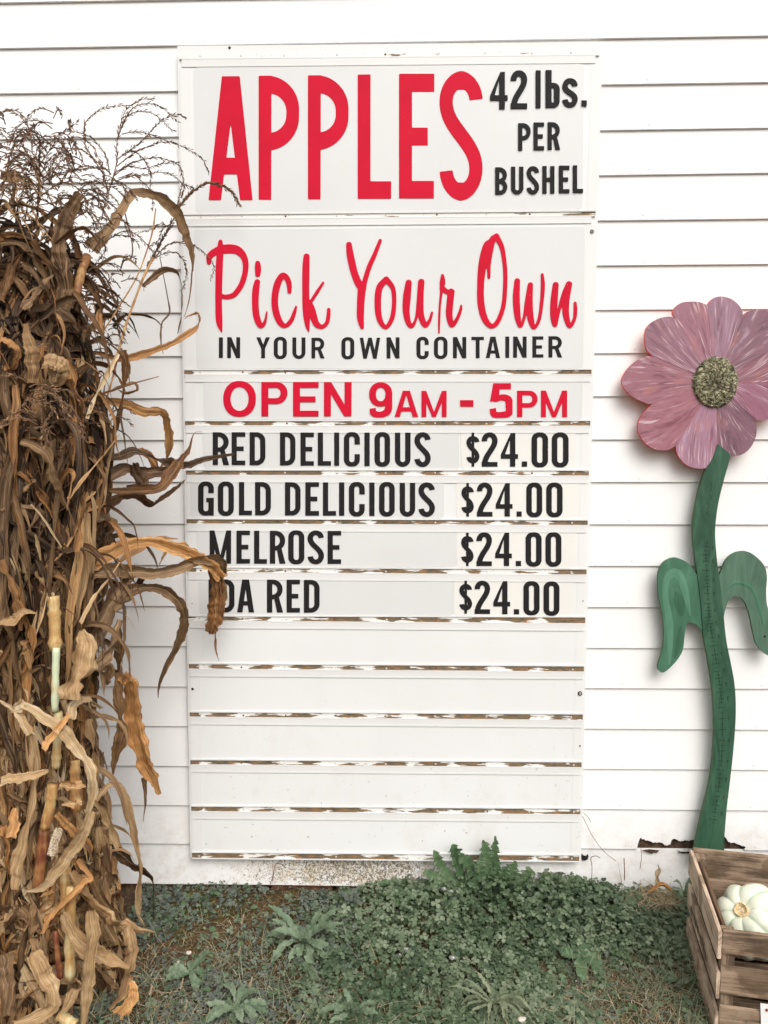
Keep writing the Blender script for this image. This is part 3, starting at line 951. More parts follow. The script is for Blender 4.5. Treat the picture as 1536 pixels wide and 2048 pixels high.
z6 = (360, 420, 3.491); z7 = (760, 420, 3.2)
script([[(283, 222, 30), (280, 300, 46), (273, 450, 48), (270, 650, 46), (275, 780, 44), (291, 848, 10)],
        [(203, 366, 30), (207, 325, 42), (250, 290, 50), (320, 272, 62), (400, 280, 58), (450, 335, 44), (458, 420, 38), (430, 520, 38), (380, 590, 36), (325, 607, 32), (290, 600, 28)]], *z6, c2, y2c)
script([[(543, 372, 34), (545, 410, 44), (544, 450, 36)], [(540, 503, 40), (530, 560, 48), (526, 650, 46), (534, 740, 46), (562, 806, 38), (592, 785, 22), (607, 712, 10)]], *z6, c2, y2c)
script([[(765, 570, 28), (762, 515, 36), (742, 470, 40), (712, 462, 42), (678, 525, 48), (662, 620, 46), (670, 710, 46), (700, 785, 42), (737, 808, 30), (775, 775, 30), (798, 720, 26), (811, 675, 14)]], *z6, c2, y2c)
script([[(884, 325, 42), (880, 400, 50), (878, 560, 48), (882, 700, 50), (890, 800, 34), (899, 848, 8)], [(1000, 508, 16), (960, 570, 24), (915, 640, 22)],
        [(905, 640, 30), (920, 700, 52), (950, 790, 44), (990, 815, 30), (1025, 790, 28), (1037, 735, 28), (1039, 695, 24)]], *z6, c2, y2c)
script([[(1180, 243, 40), (1190, 320, 50), (1215, 430, 50), (1243, 505, 50), (1268, 545, 50)], [(1398, 214, 24), (1360, 310, 30), (1320, 400, 34), (1290, 500, 36), (1274, 560, 50)],
        [(1270, 540, 56), (1262, 650, 52), (1260, 750, 48), (1271, 818, 28)]], *z6, c2, y2c)
script([[(40, 444, 38), (82, 500, 30), (91, 590, 28), (78, 690, 30), (38, 750, 26), (-2, 700, 36), (-14, 600, 42), (-4, 500, 42), (40, 444, 38)]], *z7, c2, y2c)
script([[(183, 466, 40), (172, 560, 50), (168, 650, 44), (182, 720, 34), (205, 742, 26), (232, 690, 18), (255, 560, 38), (264, 462, 42)],
        [(265, 462, 40), (258, 560, 42), (262, 670, 40), (288, 735, 34), (316, 710, 22), (333, 658, 16)]], *z7, c2, y2c)
script([[(400, 420, 20), (400, 465, 36), (394, 520, 20), (384, 600, 14), (379, 700, 15), (378, 785, 10)], [(398, 500, 34), (430, 524, 32), (460, 524, 36)],
        [(455, 525, 44), (447, 600, 44), (443, 670, 42), (459, 735, 32), (492, 700, 24), (514, 645, 20), (520, 613, 14)]], *z7, c2, y2c)
script([[(745, 168, 36), (780, 240, 30), (797, 340, 27), (802, 440, 27), (792, 600, 28), (758, 705, 30), (716, 744, 30), (672, 700, 40), (646, 600, 44), (644, 470, 44), (658, 340, 54), (682, 235, 50), (700, 205, 30)],
        [(697, 430, 20), (696, 350, 26), (702, 260, 44), (718, 195, 44), (745, 168, 34)]], *z7, c2, y2c)
script([[(878, 455, 36), (872, 560, 44), (880, 680, 40), (899, 742, 24), (922, 690, 20), (942, 590, 32), (960, 490, 34)],
        [(962, 480, 34), (955, 600, 44), (965, 700, 40), (986, 752, 24), (1018, 700, 22), (1036, 580, 24), (1042, 480, 26), (1038, 414, 18)]], *z7, c2, y2c)
script([[(1124, 480, 38), (1114, 580, 46), (1111, 680, 42), (1122, 735, 26), (1145, 640, 22), (1180, 540, 36), (1208, 475, 38)],
        [(1212, 475, 34), (1190, 580, 44), (1190, 670, 40), (1213, 742, 28), (1243, 700, 22), (1250, 640, 24), (1248, 597, 20)]], *z7, c2, y2c)
word(c2, y2c, [('I', 272, 300, 889, 1033), ('N', 330, 420, 888, 1034), ('Y', 533, 628, 889, 1035), ('O', 655, 746, 886, 1040), ('U', 785, 876, 890, 1040), ('R', 918, 1010, 892, 1036), ('O', 1127, 1217, 888, 1042), ('W', 1255, 1398, 892, 1038), ], 'N', M['black'], .0012, *z6)
word(c2, y2c, [('N', 42, 125, 815, 950), ('C', 233, 312, 812, 954), ('O', 345, 432, 811, 953), ('N', 467, 552, 813, 949), ('T', 585, 665, 812, 948), ('A', 677, 768, 811, 947), ('I', 802, 827, 810, 946), ('N', 852, 938, 810, 945), ('E', 975, 1045, 809, 944), ('R', 1078, 1166, 808, 944)], 'N', M['black'], .0012, *z7)

za = (350, 720, 3.413); zb_ = (780, 720, 3.339)
c3, y3c = card("lettered_card", [(407, 758), (1166, 757), (1164, 838), (408, 839)], M['card'], "card with the red words OPEN 9AM - 5PM, in the sign's third row", 2)
word(c3, y3c, [('O', 330, 552, 143, 388), ('P', 590, 768, 150, 385), ('E', 806, 980, 150, 386), ('N', 1017, 1205, 151, 385), ('9', 1325, 1483, 152, 392)], 'H', M['red'], .0020, *za)
word(c3, y3c, [('A', 30, 188, 205, 380), ('M', 210, 378, 206, 380), ('-', 468, 557, 268, 312), ('5', 663, 818, 155, 386), ('P', 848, 985, 205, 380), ('M', 1008, 1182, 204, 381)], 'H', M['red'], .0020, *zb_)

rows = [
 ("RED DELICIOUS", [(405, 856), (918, 856), (919, 939), (407, 939)], [('R', 258, 370, 493, 717), ('E', 387, 480, 493, 717), ('D', 510, 617, 493, 718), ('D', 717, 822, 494, 720), ('E', 857, 948, 495, 721), ('L', 975, 1065, 495, 721), ('I', 1087, 1121, 495, 722), ('C', 1153, 1262, 492, 727), ('I', 1293, 1329, 495, 724), ('O', 1362, 1468, 492, 728)],
  [('U', 33, 137, 485, 713), ('S', 163, 272, 482, 714)], [(921, 858), (1152, 858), (1150, 940), (923, 939)], [('$', 510, 597, 485, 712), ('2', 612, 718, 483, 712), ('4', 740, 855, 487, 712), ('.', 880, 915, 677, 712), ('0', 945, 1055, 483, 717), ('0', 1080, 1192, 483, 717)]),
 ("GOLD DELICIOUS", [(380, 955), (888, 955), (888, 1037), (381, 1037)], [('G', 158, 265, 829, 1062), ('O', 293, 402, 829, 1064), ('L', 437, 525, 833, 1059), ('D', 547, 655, 833, 1060), ('D', 751, 857, 834, 1061), ('E', 890, 983, 834, 1062), ('L', 1010, 1100, 835, 1062), ('I', 1120, 1156, 835, 1063), ('C', 1187, 1295, 832, 1068), ('I', 1326, 1362, 836, 1064), ('O', 1393, 1500, 832, 1068)],
  [('U', 65, 168, 820, 1046), ('S', 190, 300, 817, 1047)], [(912, 958), (1158, 959), (1154, 1039), (913, 1038)], [('$', 477, 560, 821, 1045), ('2', 580, 684, 818, 1045), ('4', 706, 818, 822, 1045), ('.', 845, 879, 1011, 1045), ('0', 910, 1016, 818, 1050), ('0', 1043, 1152, 818, 1050)]),
 ("MELROSE", [(392, 1054), (912, 1054), (913, 1134), (395, 1134)], [('M', 237, 383, 1163, 1389), ('E', 420, 512, 1164, 1389), ('L', 540, 628, 1165, 1390), ('R', 648, 755, 1165, 1390), ('O', 773, 883, 1162, 1394), ('S', 905, 1017, 1163, 1394), ('E', 1042, 1134, 1166, 1391)],
  [], [(914, 1056), (1154, 1057), (1150, 1136), (913, 1134)], [('$', 475, 558, 1153, 1375), ('2', 577, 680, 1150, 1375), ('4', 702, 813, 1153, 1375), ('.', 840, 875, 1342, 1375), ('0', 905, 1012, 1150, 1380), ('0', 1038, 1144, 1150, 1380)]),
 ("IDA RED", [(397, 1153), (907, 1153), (908, 1231), (399, 1231)], [('I', 230, 263, 1497, 1720), ('D', 299, 406, 1497, 1722), ('A', 425, 540, 1498, 1722), ('R', 628, 738, 1498, 1723), ('E', 762, 853, 1499, 1723), ('D', 880, 987, 1500, 1724)],
  [], [(908, 1156), (1148, 1157), (1145, 1233), (908, 1231)], [('$', 463, 548, 1473, 1693), ('2', 565, 668, 1473, 1695), ('4', 690, 802, 1476, 1697), ('.', 827, 862, 1664, 1698), ('0', 891, 998, 1476, 1705), ('0', 1025, 1131, 1478, 1708)]),
]
ordn = ["beside RED DELICIOUS", "beside GOLD DELICIOUS", "beside MELROSE", "beside IDA RED, lowest of the four"]
for k, (nm, cc, la, lb_, pc, pl) in enumerate(rows):
    c, yc = card("lettered_card", cc, M['card'], "card with the black words %s on the sign" % nm, 9)
    c['group'] = "apple variety cards in the sign rails"
    word(c, yc, la, 'C', M['black'], .0016, *za)
    word(c, yc, lb_, 'C', M['black'], .0016, *zb_)
    c, yc = card("price_card", pc, M['price'], "cream price card reading $24.00 %s" % ordn[k], 7)
    c['category'] = "price card"; c['group'] = "price cards in the sign rails"
    word(c, yc, pl, 'C', M['black'], .0016, *zb_)

# ------------------------------------------------------------------ wooden flower cut-out
def polyline_solid(P3, n, th, name, mats, parent, bevel=0.0, side_mat=1, uvs=None):
    """P3 outline points (front face) -> solid of thickness th towards +Y"""
    m_ = len(P3)
    tri = tessellate_polygon([[Vector((p[0], p[2], 0)) for p in P3]])
    V = [tuple(p) for p in P3] + [(p[0], p[1] + th, p[2]) for p in P3]
    Fc = [tuple(t) for t in tri] + [tuple(q + m_ for q in t)[::-1] for t in tri] + [(i, (i + 1) % m_, (i + 1) % m_ + m_, i + m_) for i in range(m_)]
    o = mesh(name, V, Fc, mats, parent)
    if len(mats) > 1:
        nt_ = len(tri)
        for i, p in enumerate(o.data.polygons):
            p.material_index = 0 if i < nt_ else side_mat
    return o

def mat_petal(seed, c0, c1, c2):
    c0, c1, c2 = [tuple(v * k for v, k in zip(c, (.76, .80, .88))) for c in (c0, c1, c2)]
    b = NB("petal_paint"); c = b.coord()
    fc = at(1430.8, 764.5, Y=-.056)
    x, y, z = b.sep(b.mapping(c, (1, 1, 1), (-fc[0], 0, -fc[2])))
    r = b.math('SQRT', b.math('ADD', b.math('MULTIPLY', x, x), b.math('MULTIPLY', z, z)))
    a = b.math('ARCTAN2', b.math('ADD', z, b.math('MULTIPLY', b.math('MULTIPLY', r, r), 2.5 * math.sin(seed * 3))), x)
    v = b.comb(b.math('MULTIPLY', a, 4.0), b.math('MULTIPLY', r, 4.0), seed * 3.3)
    n = b.noise(v, 2.4, 5, .65, .5)
    col = b.ramp(n, [(.32, c0), (.47, c1), (.56, c1), (.68, c2)])
    v2 = b.comb(b.math('MULTIPLY', a, 15.0), b.math('MULTIPLY', r, 5.0), seed * 5.1)
    n2 = b.noise(v2, 2.2, 3, .5)
    col = b.mix(b.math('MULTIPLY', b.step(n2, .58, .70), .7), col, (.66, .50, .52))
    col = b.mix(b.math('MULTIPLY', b.math('SUBTRACT', 1.0, b.step(n2, .30, .40)), .6), col, (.13, .06, .075))
    n4 = b.noise(b.comb(b.math('MULTIPLY', a, 2.5), b.math('MULTIPLY', r, 6.0), seed * 9.0), 2.0, 3, .5)
    col = b.mix(b.math('MULTIPLY', b.step(n4, .56, .7), .4), col, (.46, .20, .17))
    return b.set(col, .5, .35, b.math('ADD', n2, n), .35, .0009)

flower = empty("wooden_flower", at(1420, 1700, Y=-.07), "tall plywood flower cut-out with mauve petals and green ruler stem against the wall", "yard ornament")
YF = -.056
M['edge_red'] = mat_flat("red_plywood_edge", (.72, .045, .025), .5, .4, .1)
M['back_orange'] = mat_flat('orange_red_back', (.80, .15, .05), .6, .2, .1)
s5, o5 = 4.571, (1200, 560)
PET = [
 [(480, 695), (400, 705), (310, 755), (240, 830), (200, 910), (215, 980), (270, 1045), (350, 1095), (430, 1130), (475, 1131)],
 [(690, 345), (630, 335), (560, 345), (490, 375), (430, 430), (412, 490), (412, 560), (430, 640), (480, 693)],
 [(985, 235), (960, 220), (900, 200), (820, 197), (740, 210), (680, 260), (665, 310), (690, 343)],
 [(1308, 325), (1300, 280), (1270, 230), (1220, 185), (1160, 158), (1095, 150), (1040, 165), (1000, 200), (985, 233)],
 [(1640, 590), (1665, 500), (1655, 420), (1610, 350), (1560, 300), (1500, 272), (1420, 270), (1350, 290), (1310, 323)],
 [(1640, 935), (1730, 890), (1780, 810), (1770, 730), (1720, 650), (1640, 593)],
 [(1412, 1266), (1430, 1280), (1530, 1275), (1600, 1255), (1665, 1190), (1700, 1100), (1695, 1010), (1640, 938)],
 [(1080, 1512), (1150, 1580), (1200, 1610), (1270, 1605), (1340, 1570), (1390, 1510), (1425, 1430), (1432, 1340), (1410, 1268)],
 [(694, 1515), (700, 1570), (730, 1630), (790, 1690), (870, 1720), (960, 1722), (1000, 1700), (1050, 1610), (1077, 1510)],
 [(475, 1133), (430, 1180), (380, 1240), (350, 1310), (350, 1380), (390, 1460), (450, 1520), (530, 1555), (620, 1553), (692, 1518)],
]
rs2 = np.random.RandomState(3)
cols = [((.24, .08, .10), (.40, .165, .185), (.56, .31, .33)), ((.20, .10, .125), (.37, .175, .20), (.50, .30, .32)), ((.23, .085, .105), (.41, .18, .21), (.52, .31, .34)),
        ((.22, .11, .13), (.40, .21, .25), (.54, .36, .40)), ((.16, .08, .095), (.30, .145, .17), (.46, .28, .31)), ((.20, .08, .09), (.34, .14, .16), (.5, .3, .3)),
        ((.22, .07, .11), (.37, .145, .19), (.50, .28, .33)), ((.14, .07, .085), (.27, .125, .15), (.42, .26, .28)), ((.28, .11, .15), (.44, .22, .27), (.58, .38, .44)), ((.27, .08, .10), (.43, .17, .19), (.55, .30, .31))]
ctr = (1055, 935)
for k, tip in enumerate(PET):
    T_, _ = smooth_path(tip, [1] * len(tip), 34)
    pts = [tuple(p) for p in T_] + [ctr]
    yy = YF - .0003 * ((k * 3) % 5)
    P3 = [at(o5[0] + x / s5, o5[1] + y / s5, Y=yy) for x, y in pts]
    polyline_solid(P3, 0, .011, "petal", [mat_petal(k + 1.0, *cols[k]), M['edge_red'], M['back_orange']], flower)
    for f in list(flower.children)[-1].data.polygons:
        if f.normal.y > .9: f.material_index = 2
# seed head: bumpy disc
b = NB("seed_head"); c = b.coord()
n = b.N("ShaderNodeTexVoronoi", {'Vector': c, 'Scale': 190.0}).outputs['Distance']
n2 = b.noise(c, 85, 5, .8)
col = b.ramp(n2, [(.38, (.03, .028, .018)), (.48, (.15, .14, .085)), (.57, (.36, .33, .20)), (.68, (.74, .70, .50))])
M['seed'] = b.set(col, .7, .3, n2, .9, .004)
V = []; Fc = []
nr, na = 16, 72
cc = at(1430.8, 764.5, Y=YF - .004)
rx = 44.5 / F_PX * 2.35; rz = 50.5 / F_PX * 2.35
for i in range(nr + 1):
    for j in range(na):
        a = 2 * math.pi * j / na; q = i / nr
        rr = q * (1 + (.05 * rs2.uniform(-1, 1) if i == nr else 0))
        hh = .012 * math.sqrt(max(0, 1 - q * q)) + rs2.uniform(-.0022, .0028)
        if i == nr: hh = -.004
        V.append((cc[0] + rx * rr * math.cos(a), cc[1] - hh, cc[2] + rz * rr * math.sin(a)))
for i in range(nr):
    for j in range(na):
        Fc.append((i * na + j, i * na + (j + 1) % na, (i + 1) * na + (j + 1) % na, (i + 1) * na + j))
mesh("seed_head", V, Fc, M['seed'], flower)
# seeds glued on: joined small grains
V = []; Fc = []
for k in range(520):
    a = rs2.uniform(0, 2 * math.pi); q = math.sqrt(rs2.uniform(0, 1))
    p = np.array([cc[0] + rx * q * math.cos(a), cc[1] - .012 * math.sqrt(max(0, 1 - q * q)) - .001, cc[2] + rz * q * math.sin(a)])
    d = rs2.normal(size=3); d[1] *= .4; d /= np.linalg.norm(d); e = np.cross(d, [0, 1, 0]); e /= np.linalg.norm(e) + 1e-9
    L_, W_ = rs2.uniform(.0018, .0036), rs2.uniform(.0009, .0016)
    b0 = len(V)
    V += [p + d * L_, p - d * L_, p + e * W_, p - e * W_, p + np.array([0, -W_ * 1.2, 0])]
    Fc += [(b0, b0 + 2, b0 + 4), (b0 + 2, b0 + 1, b0 + 4), (b0 + 1, b0 + 3, b0 + 4), (b0 + 3, b0, b0 + 4)]
setp(mesh("seeds", V, Fc, M['seed'], flower), kind='stuff')

def mat_gpaint(name, c0, c1, c2):
    b = NB(name); c = b.coord()
    n = b.noise(b.mapping(c, (5, 1, 1.2)), 5, 6, .65, 1.2)
    col = b.ramp(n, [(.3, c0), (.5, c1), (.7, c2)])
    n2 = b.noise(b.mapping(c, (60, 1, 6)), 4, 4, .6)
    return b.set(col, .5, .35, n2, .35, .001)
M['stem'] = mat_gpaint("green_stem_paint", (.018, .055, .030), (.030, .088, .050), (.055, .130, .078))
M['gleaf'] = mat_gpaint("green_leaf_paint", (.038, .115, .065), (.055, .150, .090), (.080, .195, .125))
M['gleaf2'] = mat_gpaint("dull_leaf_paint", (.050, .105, .068), (.075, .145, .098), (.105, .185, .130))
M['gedge'] = mat_flat("green_edge", (.06, .12, .05), .6, .3)
left = [(1436, 888), (1425, 918), (1413, 936), (1404, 960), (1393, 1004), (1386.5, 1046), (1387, 1084), (1391, 1119), (1395, 1150), (1401.5, 1201), (1407, 1269), (1414, 1306), (1420, 1342), (1425, 1374), (1428, 1415), (1429, 1461), (1425.7, 1520), (1417.5, 1576), (1404.5, 1628), (1390, 1693), (1383, 1722)]
right = [(1449, 1722), (1448.5, 1703), (1449, 1673), (1453.4, 1618), (1460, 1562.7), (1466.5, 1504), (1471, 1445), (1471.4, 1399.6), (1468, 1360), (1460, 1318), (1453, 1283), (1448.4, 1243), (1443.7, 1196), (1438, 1150), (1434, 1119), (1430.8, 1082), (1430.8, 1051), (1436.6, 1007), (1446, 967), (1459, 920), (1461, 908), (1452, 895), (1436, 888)]
lp, _ = smooth_path(left, [1] * len(left), 60); rp, _ = smooth_path(right[:-2], [1] * (len(right) - 2), 60)
pts = [tuple(p) for p in lp] + [tuple(p) for p in rp] 
polyline_solid([at(x, y, Y=YF - .0045) for x, y in pts], 0, .015, "stem", [M['stem'], M['gedge']], flower)
s6, o6 = 4.268, (1200, 920)
lf = [(885, 1490), (850, 1430), (800, 1395), (752, 1387), (735, 1420), (722, 1500), (712, 1600), (690, 1660), (640, 1730), (560, 1805), (520, 1812), (495, 1780), (500, 1740), (530, 1640), (545, 1540), (545, 1420), (530, 1300), (505, 1180), (495, 1080), (500, 960), (530, 890), (580, 850), (640, 835), (700, 850), (760, 890), (800, 940), (835, 990)]
rf = [(1020, 980), (1050, 910), (1080, 850), (1140, 800), (1220, 778), (1290, 795), (1370, 860), (1415, 930), (1425, 1020), (1418, 1120), (1425, 1230), (1450, 1330), (1480, 1450), (1500, 1560), (1480, 1650), (1434, 1668), (1380, 1630), (1335, 1570), (1310, 1480), (1280, 1340), (1250, 1240), (1210, 1180), (1170, 1160), (1120, 1175), (1085, 1230), (1060, 1320), (1052, 1400)]
for nm, P, mm in (("leaf", lf, M['gleaf']), ("leaf", rf, M['gleaf2'])):
    Q_, _ = smooth_path(P, [1] * len(P), 90)
    Q2 = [tuple(q) for q in Q_] + [(930, P[0][1] if P is lf else 1350)]
    if P is rf: Q2 = [tuple(q) for q in Q_] + [(960, 1350), (930, 1000)]
    else: Q2 = [(920, 1480)] + [tuple(q) for q in Q_] + [(900, 1010)]
    lo = polyline_solid([at(o6[0] + x / s6, o6[1] + y / s6, Y=YF - .001) for x, y in Q2], 0, .011, nm, [mm, M['gedge']], flower)
# brushed light strokes on the left leaf, built as thin paint ridges
def ribbon_flat(P, W, Y, mat, name, parent, th=.0006, n=30):
    Q_, w_ = smooth_path(P, W, n)
    T = np.gradient(Q_, axis=0); T /= np.linalg.norm(T, axis=1)[:, None]
    Nn = np.c_[-T[:, 1], T[:, 0]]
    V = []; Fc = []
    for k in range(n):
        for s_ in (-.5, .5):
            p = Q_[k] + Nn[k] * w_[k] * s_
            V.append(at(p[0], p[1], Y=Y))
        V.append(at(Q_[k][0], Q_[k][1], Y=Y - th))
    for k in range(n - 1):
        a = k * 3
        Fc += [(a, a + 3, a + 5, a + 2), (a + 2, a + 5, a + 4, a + 1)]
    return mesh(name, V, Fc, mat, parent)
def z6p(L): return [(o6[0] + x / s6, o6[1] + y / s6) for x, y in L]
M['gl1'] = mat_gpaint("light_green_stroke", (.070, .175, .11), (.085, .21, .135), (.10, .235, .155))
M['gl2'] = mat_gpaint("deep_green_stroke", (.030, .090, .05), (.036, .11, .062), (.045, .13, .075))
ribbon_flat(z6p([(590, 1750), (600, 1550), (590, 1350), (560, 1180), (570, 1020), (640, 960), (700, 1030), (740, 1180), (770, 1330)]), [4, 12, 14, 12, 14, 18, 16, 12, 3], YF - .0013, M['gl1'], "paint_stroke", flower)
ribbon_flat(z6p([(640, 1690), (680, 1540), (690, 1420)]), [4, 14, 4], YF - .0013, M['gl2'], "paint_stroke", flower, n=14)
ribbon_flat(z6p([(650, 1120), (680, 1220), (700, 1330)]), [5, 22, 6], YF - .0014, M['gl2'], "paint_stroke", flower, n=14)
ribbon_flat(z6p([(1080, 1100), (1150, 1050), (1240, 1060), (1310, 1120), (1360, 1260), (1400, 1420)]), [3, 7, 9, 8, 8, 3], YF - .0013, M['gleaf'], "paint_stroke", flower, n=20)
# ruler ticks
V = []; Fc = []
def strip(a, b_, wpx, Y):
    a = np.array(a, float); b_ = np.array(b_, float); d = b_ - a; L_ = np.linalg.norm(d); nrm = np.array([-d[1], d[0]]) / L_ * wpx / 2
    b0 = len(V)
    for p in (a - nrm, b_ - nrm, b_ + nrm, a + nrm): V.append(at(p[0], p[1], Y=Y))
    Fc.append((b0, b0 + 1, b0 + 2, b0 + 3))
YT = YF - .0049
cl = [(1416, 1080), (1412, 1100), (1413, 1130), (1416, 1200), (1419, 1240), (1426, 1280), (1434, 1330), (1440, 1370), (1443, 1400), (1445, 1460), (1443, 1520), (1438, 1570), (1431, 1620), (1426, 1648)]
CP, _ = smooth_path(cl, [1] * len(cl), 150)
acc = 0; step_ = 6.1; k = 0; prevp = CP[0]
for i in range(1, len(CP)):
    acc += np.linalg.norm(CP[i] - CP[i - 1])
    if acc >= step_:
        acc = 0; k += 1
        t = CP[min(i + 1, len(CP) - 1)] - CP[i - 1]; t /= np.linalg.norm(t); nn = np.array([-t[1], t[0]])
        L_ = 7.5 if k % 2 == 0 else 3.2
        if k % 4 == 0: L_ = 9
        j = rs2.uniform(-.6, .6)
        strip(CP[i] + nn * (L_ + j), CP[i] - nn * (L_ * .75 + j), .95, YT)
        if k % 4 == 2 :
            p = CP[i] - nn * 12
            strip(p + t * 3, p - t * 3, .9, YT); strip(p + t * 3 - nn * 3, p + t * 3, .9, YT); strip(p - t * 3 - nn * 3, p + nn * 0, .9, YT)
for i in range(0, len(CP) - 3, 3):
    if (i // 3) % 4 != 3: strip(CP[i], CP[i + 3], .8, YT)
for a, b_ in (((1421, 965), (1424, 975)), ((1424, 975), (1420, 984)), ((1419, 988), (1424, 1000)), ((1415, 1005), (1419, 1012)), ((1419, 1012), (1413, 1018)), ((1412, 1026), (1419, 1022)), ((1412, 1026), (1420, 1032))): strip(a, b_, .8, YT)
setp(mesh("ruler_marks", V, Fc, mat_flat("dark_pencil", (.012, .026, .016), .7, .2), flower), kind="stuff")
put = poly_plate("screw", [(1530 + 2.2 * math.cos(a), 1273 + 2.2 * math.sin(a)) for a in np.linspace(0, 2 * math.pi, 10)[:-1]], YF - .0022, .001, M['dark'], flower)

# ------------------------------------------------------------------ corn shock
rc = np.random.RandomState(11)
def leaf_geo(P, W, fold=.35, wave=.12, twist=0.0, rnd=None, n=26, tone=.4, face=None, across=4, ragged=.04, pinch=2):
    """P 3D path, W widths (m). returns V, F, UV, attrs"""
    R = rc
    Q, w = smooth_path(P, W, n)
    T = np.gradient(Q, axis=0); T /= np.linalg.norm(T, axis=1)[:, None] + 1e-9
    L_ = np.concatenate([[0], np.cumsum(np.linalg.norm(np.diff(Q, axis=0), axis=1))])
    rnd = R.uniform() if rnd is None else rnd
    V = []; UV = []
    ph = R.uniform(0, 6.28, 4); fr = R.uniform(14, 38)
    view = CAM - Q[n // 2] if face is None else face
    view = view / np.linalg.norm(view)
    prevS = None
    tw0 = R.uniform(-.35, .35); tw_f = R.uniform(5, 12)
    corr = R.normal(size=across + 1) * .12
    tt_ = np.linspace(0, 1, n); extra = np.zeros(n); w = w.copy()
    if w.max() > .007:
        for _ in range(R.randint(0, pinch + 1) if L_[-1] > .12 else R.randint(0, 2)):      # places where the dry blade pinches and turns over
            c0_ = R.uniform(.12, .85); sg_ = R.uniform(.035, .07)
            w *= 1 - R.uniform(.35, .62) * np.exp(-((tt_ - c0_) / sg_) ** 2)
            extra += R.choice([-1, 1]) * R.uniform(.5, 1.15) / (1 + np.exp(-(tt_ - c0_) / (sg_ * .35)))
    fold = fold * R.uniform(.8, 1.7)
    crum = R.normal(size=(n, across + 1)) * .035
    rag2 = R.normal(size=(n, across + 1)) * .20
    for _ in range(2):
        rag2[1:-1] = .25 * rag2[:-2] + .5 * rag2[1:-1] + .25 * rag2[2:]
    crum[1:-1] = .3 * crum[:-2] + .5 * crum[1:-1] + .3 * crum[2:]
    kink = np.cumsum(R.normal(size=(n, 3)) * .03, axis=0); kink -= np.linspace(0, 1, n)[:, None] * kink[-1]
    for k in range(n):
        s_ = np.cross(T[k], view)
        if np.linalg.norm(s_) < .15 and prevS is not None: s_ = prevS
        s_ /= np.linalg.norm(s_) + 1e-9
        if prevS is not None and s_ @ prevS < 0: s_ = -s_
        if prevS is not None: s_ = prevS * .5 + s_ * .5; s_ /= np.linalg.norm(s_)
        prevS = s_
        nn = np.cross(s_, T[k])
        a = tw0 + extra[k] + twist * k / n + .35 * math.sin(tw_f * L_[k] + ph[0])
        s2 = s_ * math.cos(a) + nn * math.sin(a); n2_ = -s_ * math.sin(a) + nn * math.cos(a)
        fd = fold * (1 + .5 * math.sin(fr * .5 * L_[k] + ph[3]))
        for c_ in range(across + 1):
            u = -1 + 2 * c_ / across
            hw = w[k] / 2 * (1 + ragged * math.sin(fr * 1.7 * L_[k] + ph[1] + (2.1 if u > 0 else 0)) * abs(u) + rag2[k, c_] * abs(u) ** 3)
            off = s2 * u * hw * (1 - .12 * fd)
            lift = fd * hw * (abs(u) ** 1.3) + wave * w[k] * math.sin(fr * L_[k] + ph[2] + u * 1.7) * abs(u) + w[k] * (corr[c_] * .9 + crum[k, c_])
            V.append(Q[k] + off + n2_ * lift + kink[k] * w[k])
            UV.append((u, L_[k] * 10 + rnd * 3))
    Fc = []
    A = across + 1
    for k in range(n - 1):
        for c_ in range(across):
            a = k * A + c_
            Fc.append((a, a + 1, a + A + 1, a + A))
    return V, Fc, UV, {'tone': [tone] * len(V), 'rnd': [rnd] * len(V)}

shock = empty("corn_shock", (-.31, -.42, 0), "bundle of dried brown corn stalks with tassels standing against the wall, left of the sign", "corn shock")
def leaf_part(*a, **k):
    V, Fc, UV, at_ = leaf_geo(*a, **k)
    return mesh("leaf", V, Fc, M['leaf'], shock, True, UV, at_)

def zc(zone):
    return {1: (2.954, 0, 160), 2: (2.925, 0, 700), 3: (2.935, 0, 1350)}[zone]
def hero(zone, pts, widths, tone, y0, y1, fold=.35, wave=.10, n=None, twist=0, **kw):
    s, ox, oy = zc(zone)
    P = []; W = []
    m_ = len(pts)
    for k, ((x, y), w) in enumerate(zip(pts, widths)):
        Yk = y0 + (y1 - y0) * k / (m_ - 1)
        p = at(ox + x / s, oy + y / s, Y=Yk)
        P.append(p)
        dist = (p - CAM) @ FW
        W.append(max(w, 2) / s / F_PX * dist)
    return leaf_part(P, W, fold, wave, twist, tone=tone, n=n or max(24, 9 * m_), face=CAM - P[m_ // 2], across=6, **kw)

H = hero
# upper part
H(1, [(540, 1000), (620, 900), (690, 800), (760, 700), (800, 665), (880, 675), (970, 720), (1040, 810), (1090, 920), (1130, 1010), (1140, 1130)], [95, 70, 60, 55, 55, 50, 65, 72, 52, 34, 6], .52, -.40, -.16, pinch=0, rnd=.05)
H(1, [(1145, 980), (1135, 1130), (1120, 1290), (1090, 1400)], [14, 9, 8, 4], .45, -.16, -.12)
H(1, [(840, 1220), (900, 1160), (960, 1125), (1030, 1130), (1065, 1180), (1075, 1260), (1070, 1400), (1050, 1500)], [20, 42, 45, 30, 18, 16, 30, 6], .45, -.25, -.12)
H(1, [(440, 1640), (560, 1610), (690, 1640), (800, 1620), (920, 1590), (1020, 1555), (1100, 1510), (1170, 1440), (1165, 1370), (1110, 1390), (1090, 1410)], [12, 26, 36, 46, 38, 34, 44, 48, 36, 20, 5], .58, -.40, -.12)
H(1, [(480, 670), (420, 760), (370, 850), (350, 960), (360, 1080), (380, 1200), (380, 1300), (340, 1420), (270, 1550)], [40, 75, 85, 88, 100, 100, 90, 75, 8], .40, -.52, -.50)
H(1, [(0, 960), (150, 900), (330, 790), (490, 775)], [30, 45, 45, 60], .25, -.56, -.46)
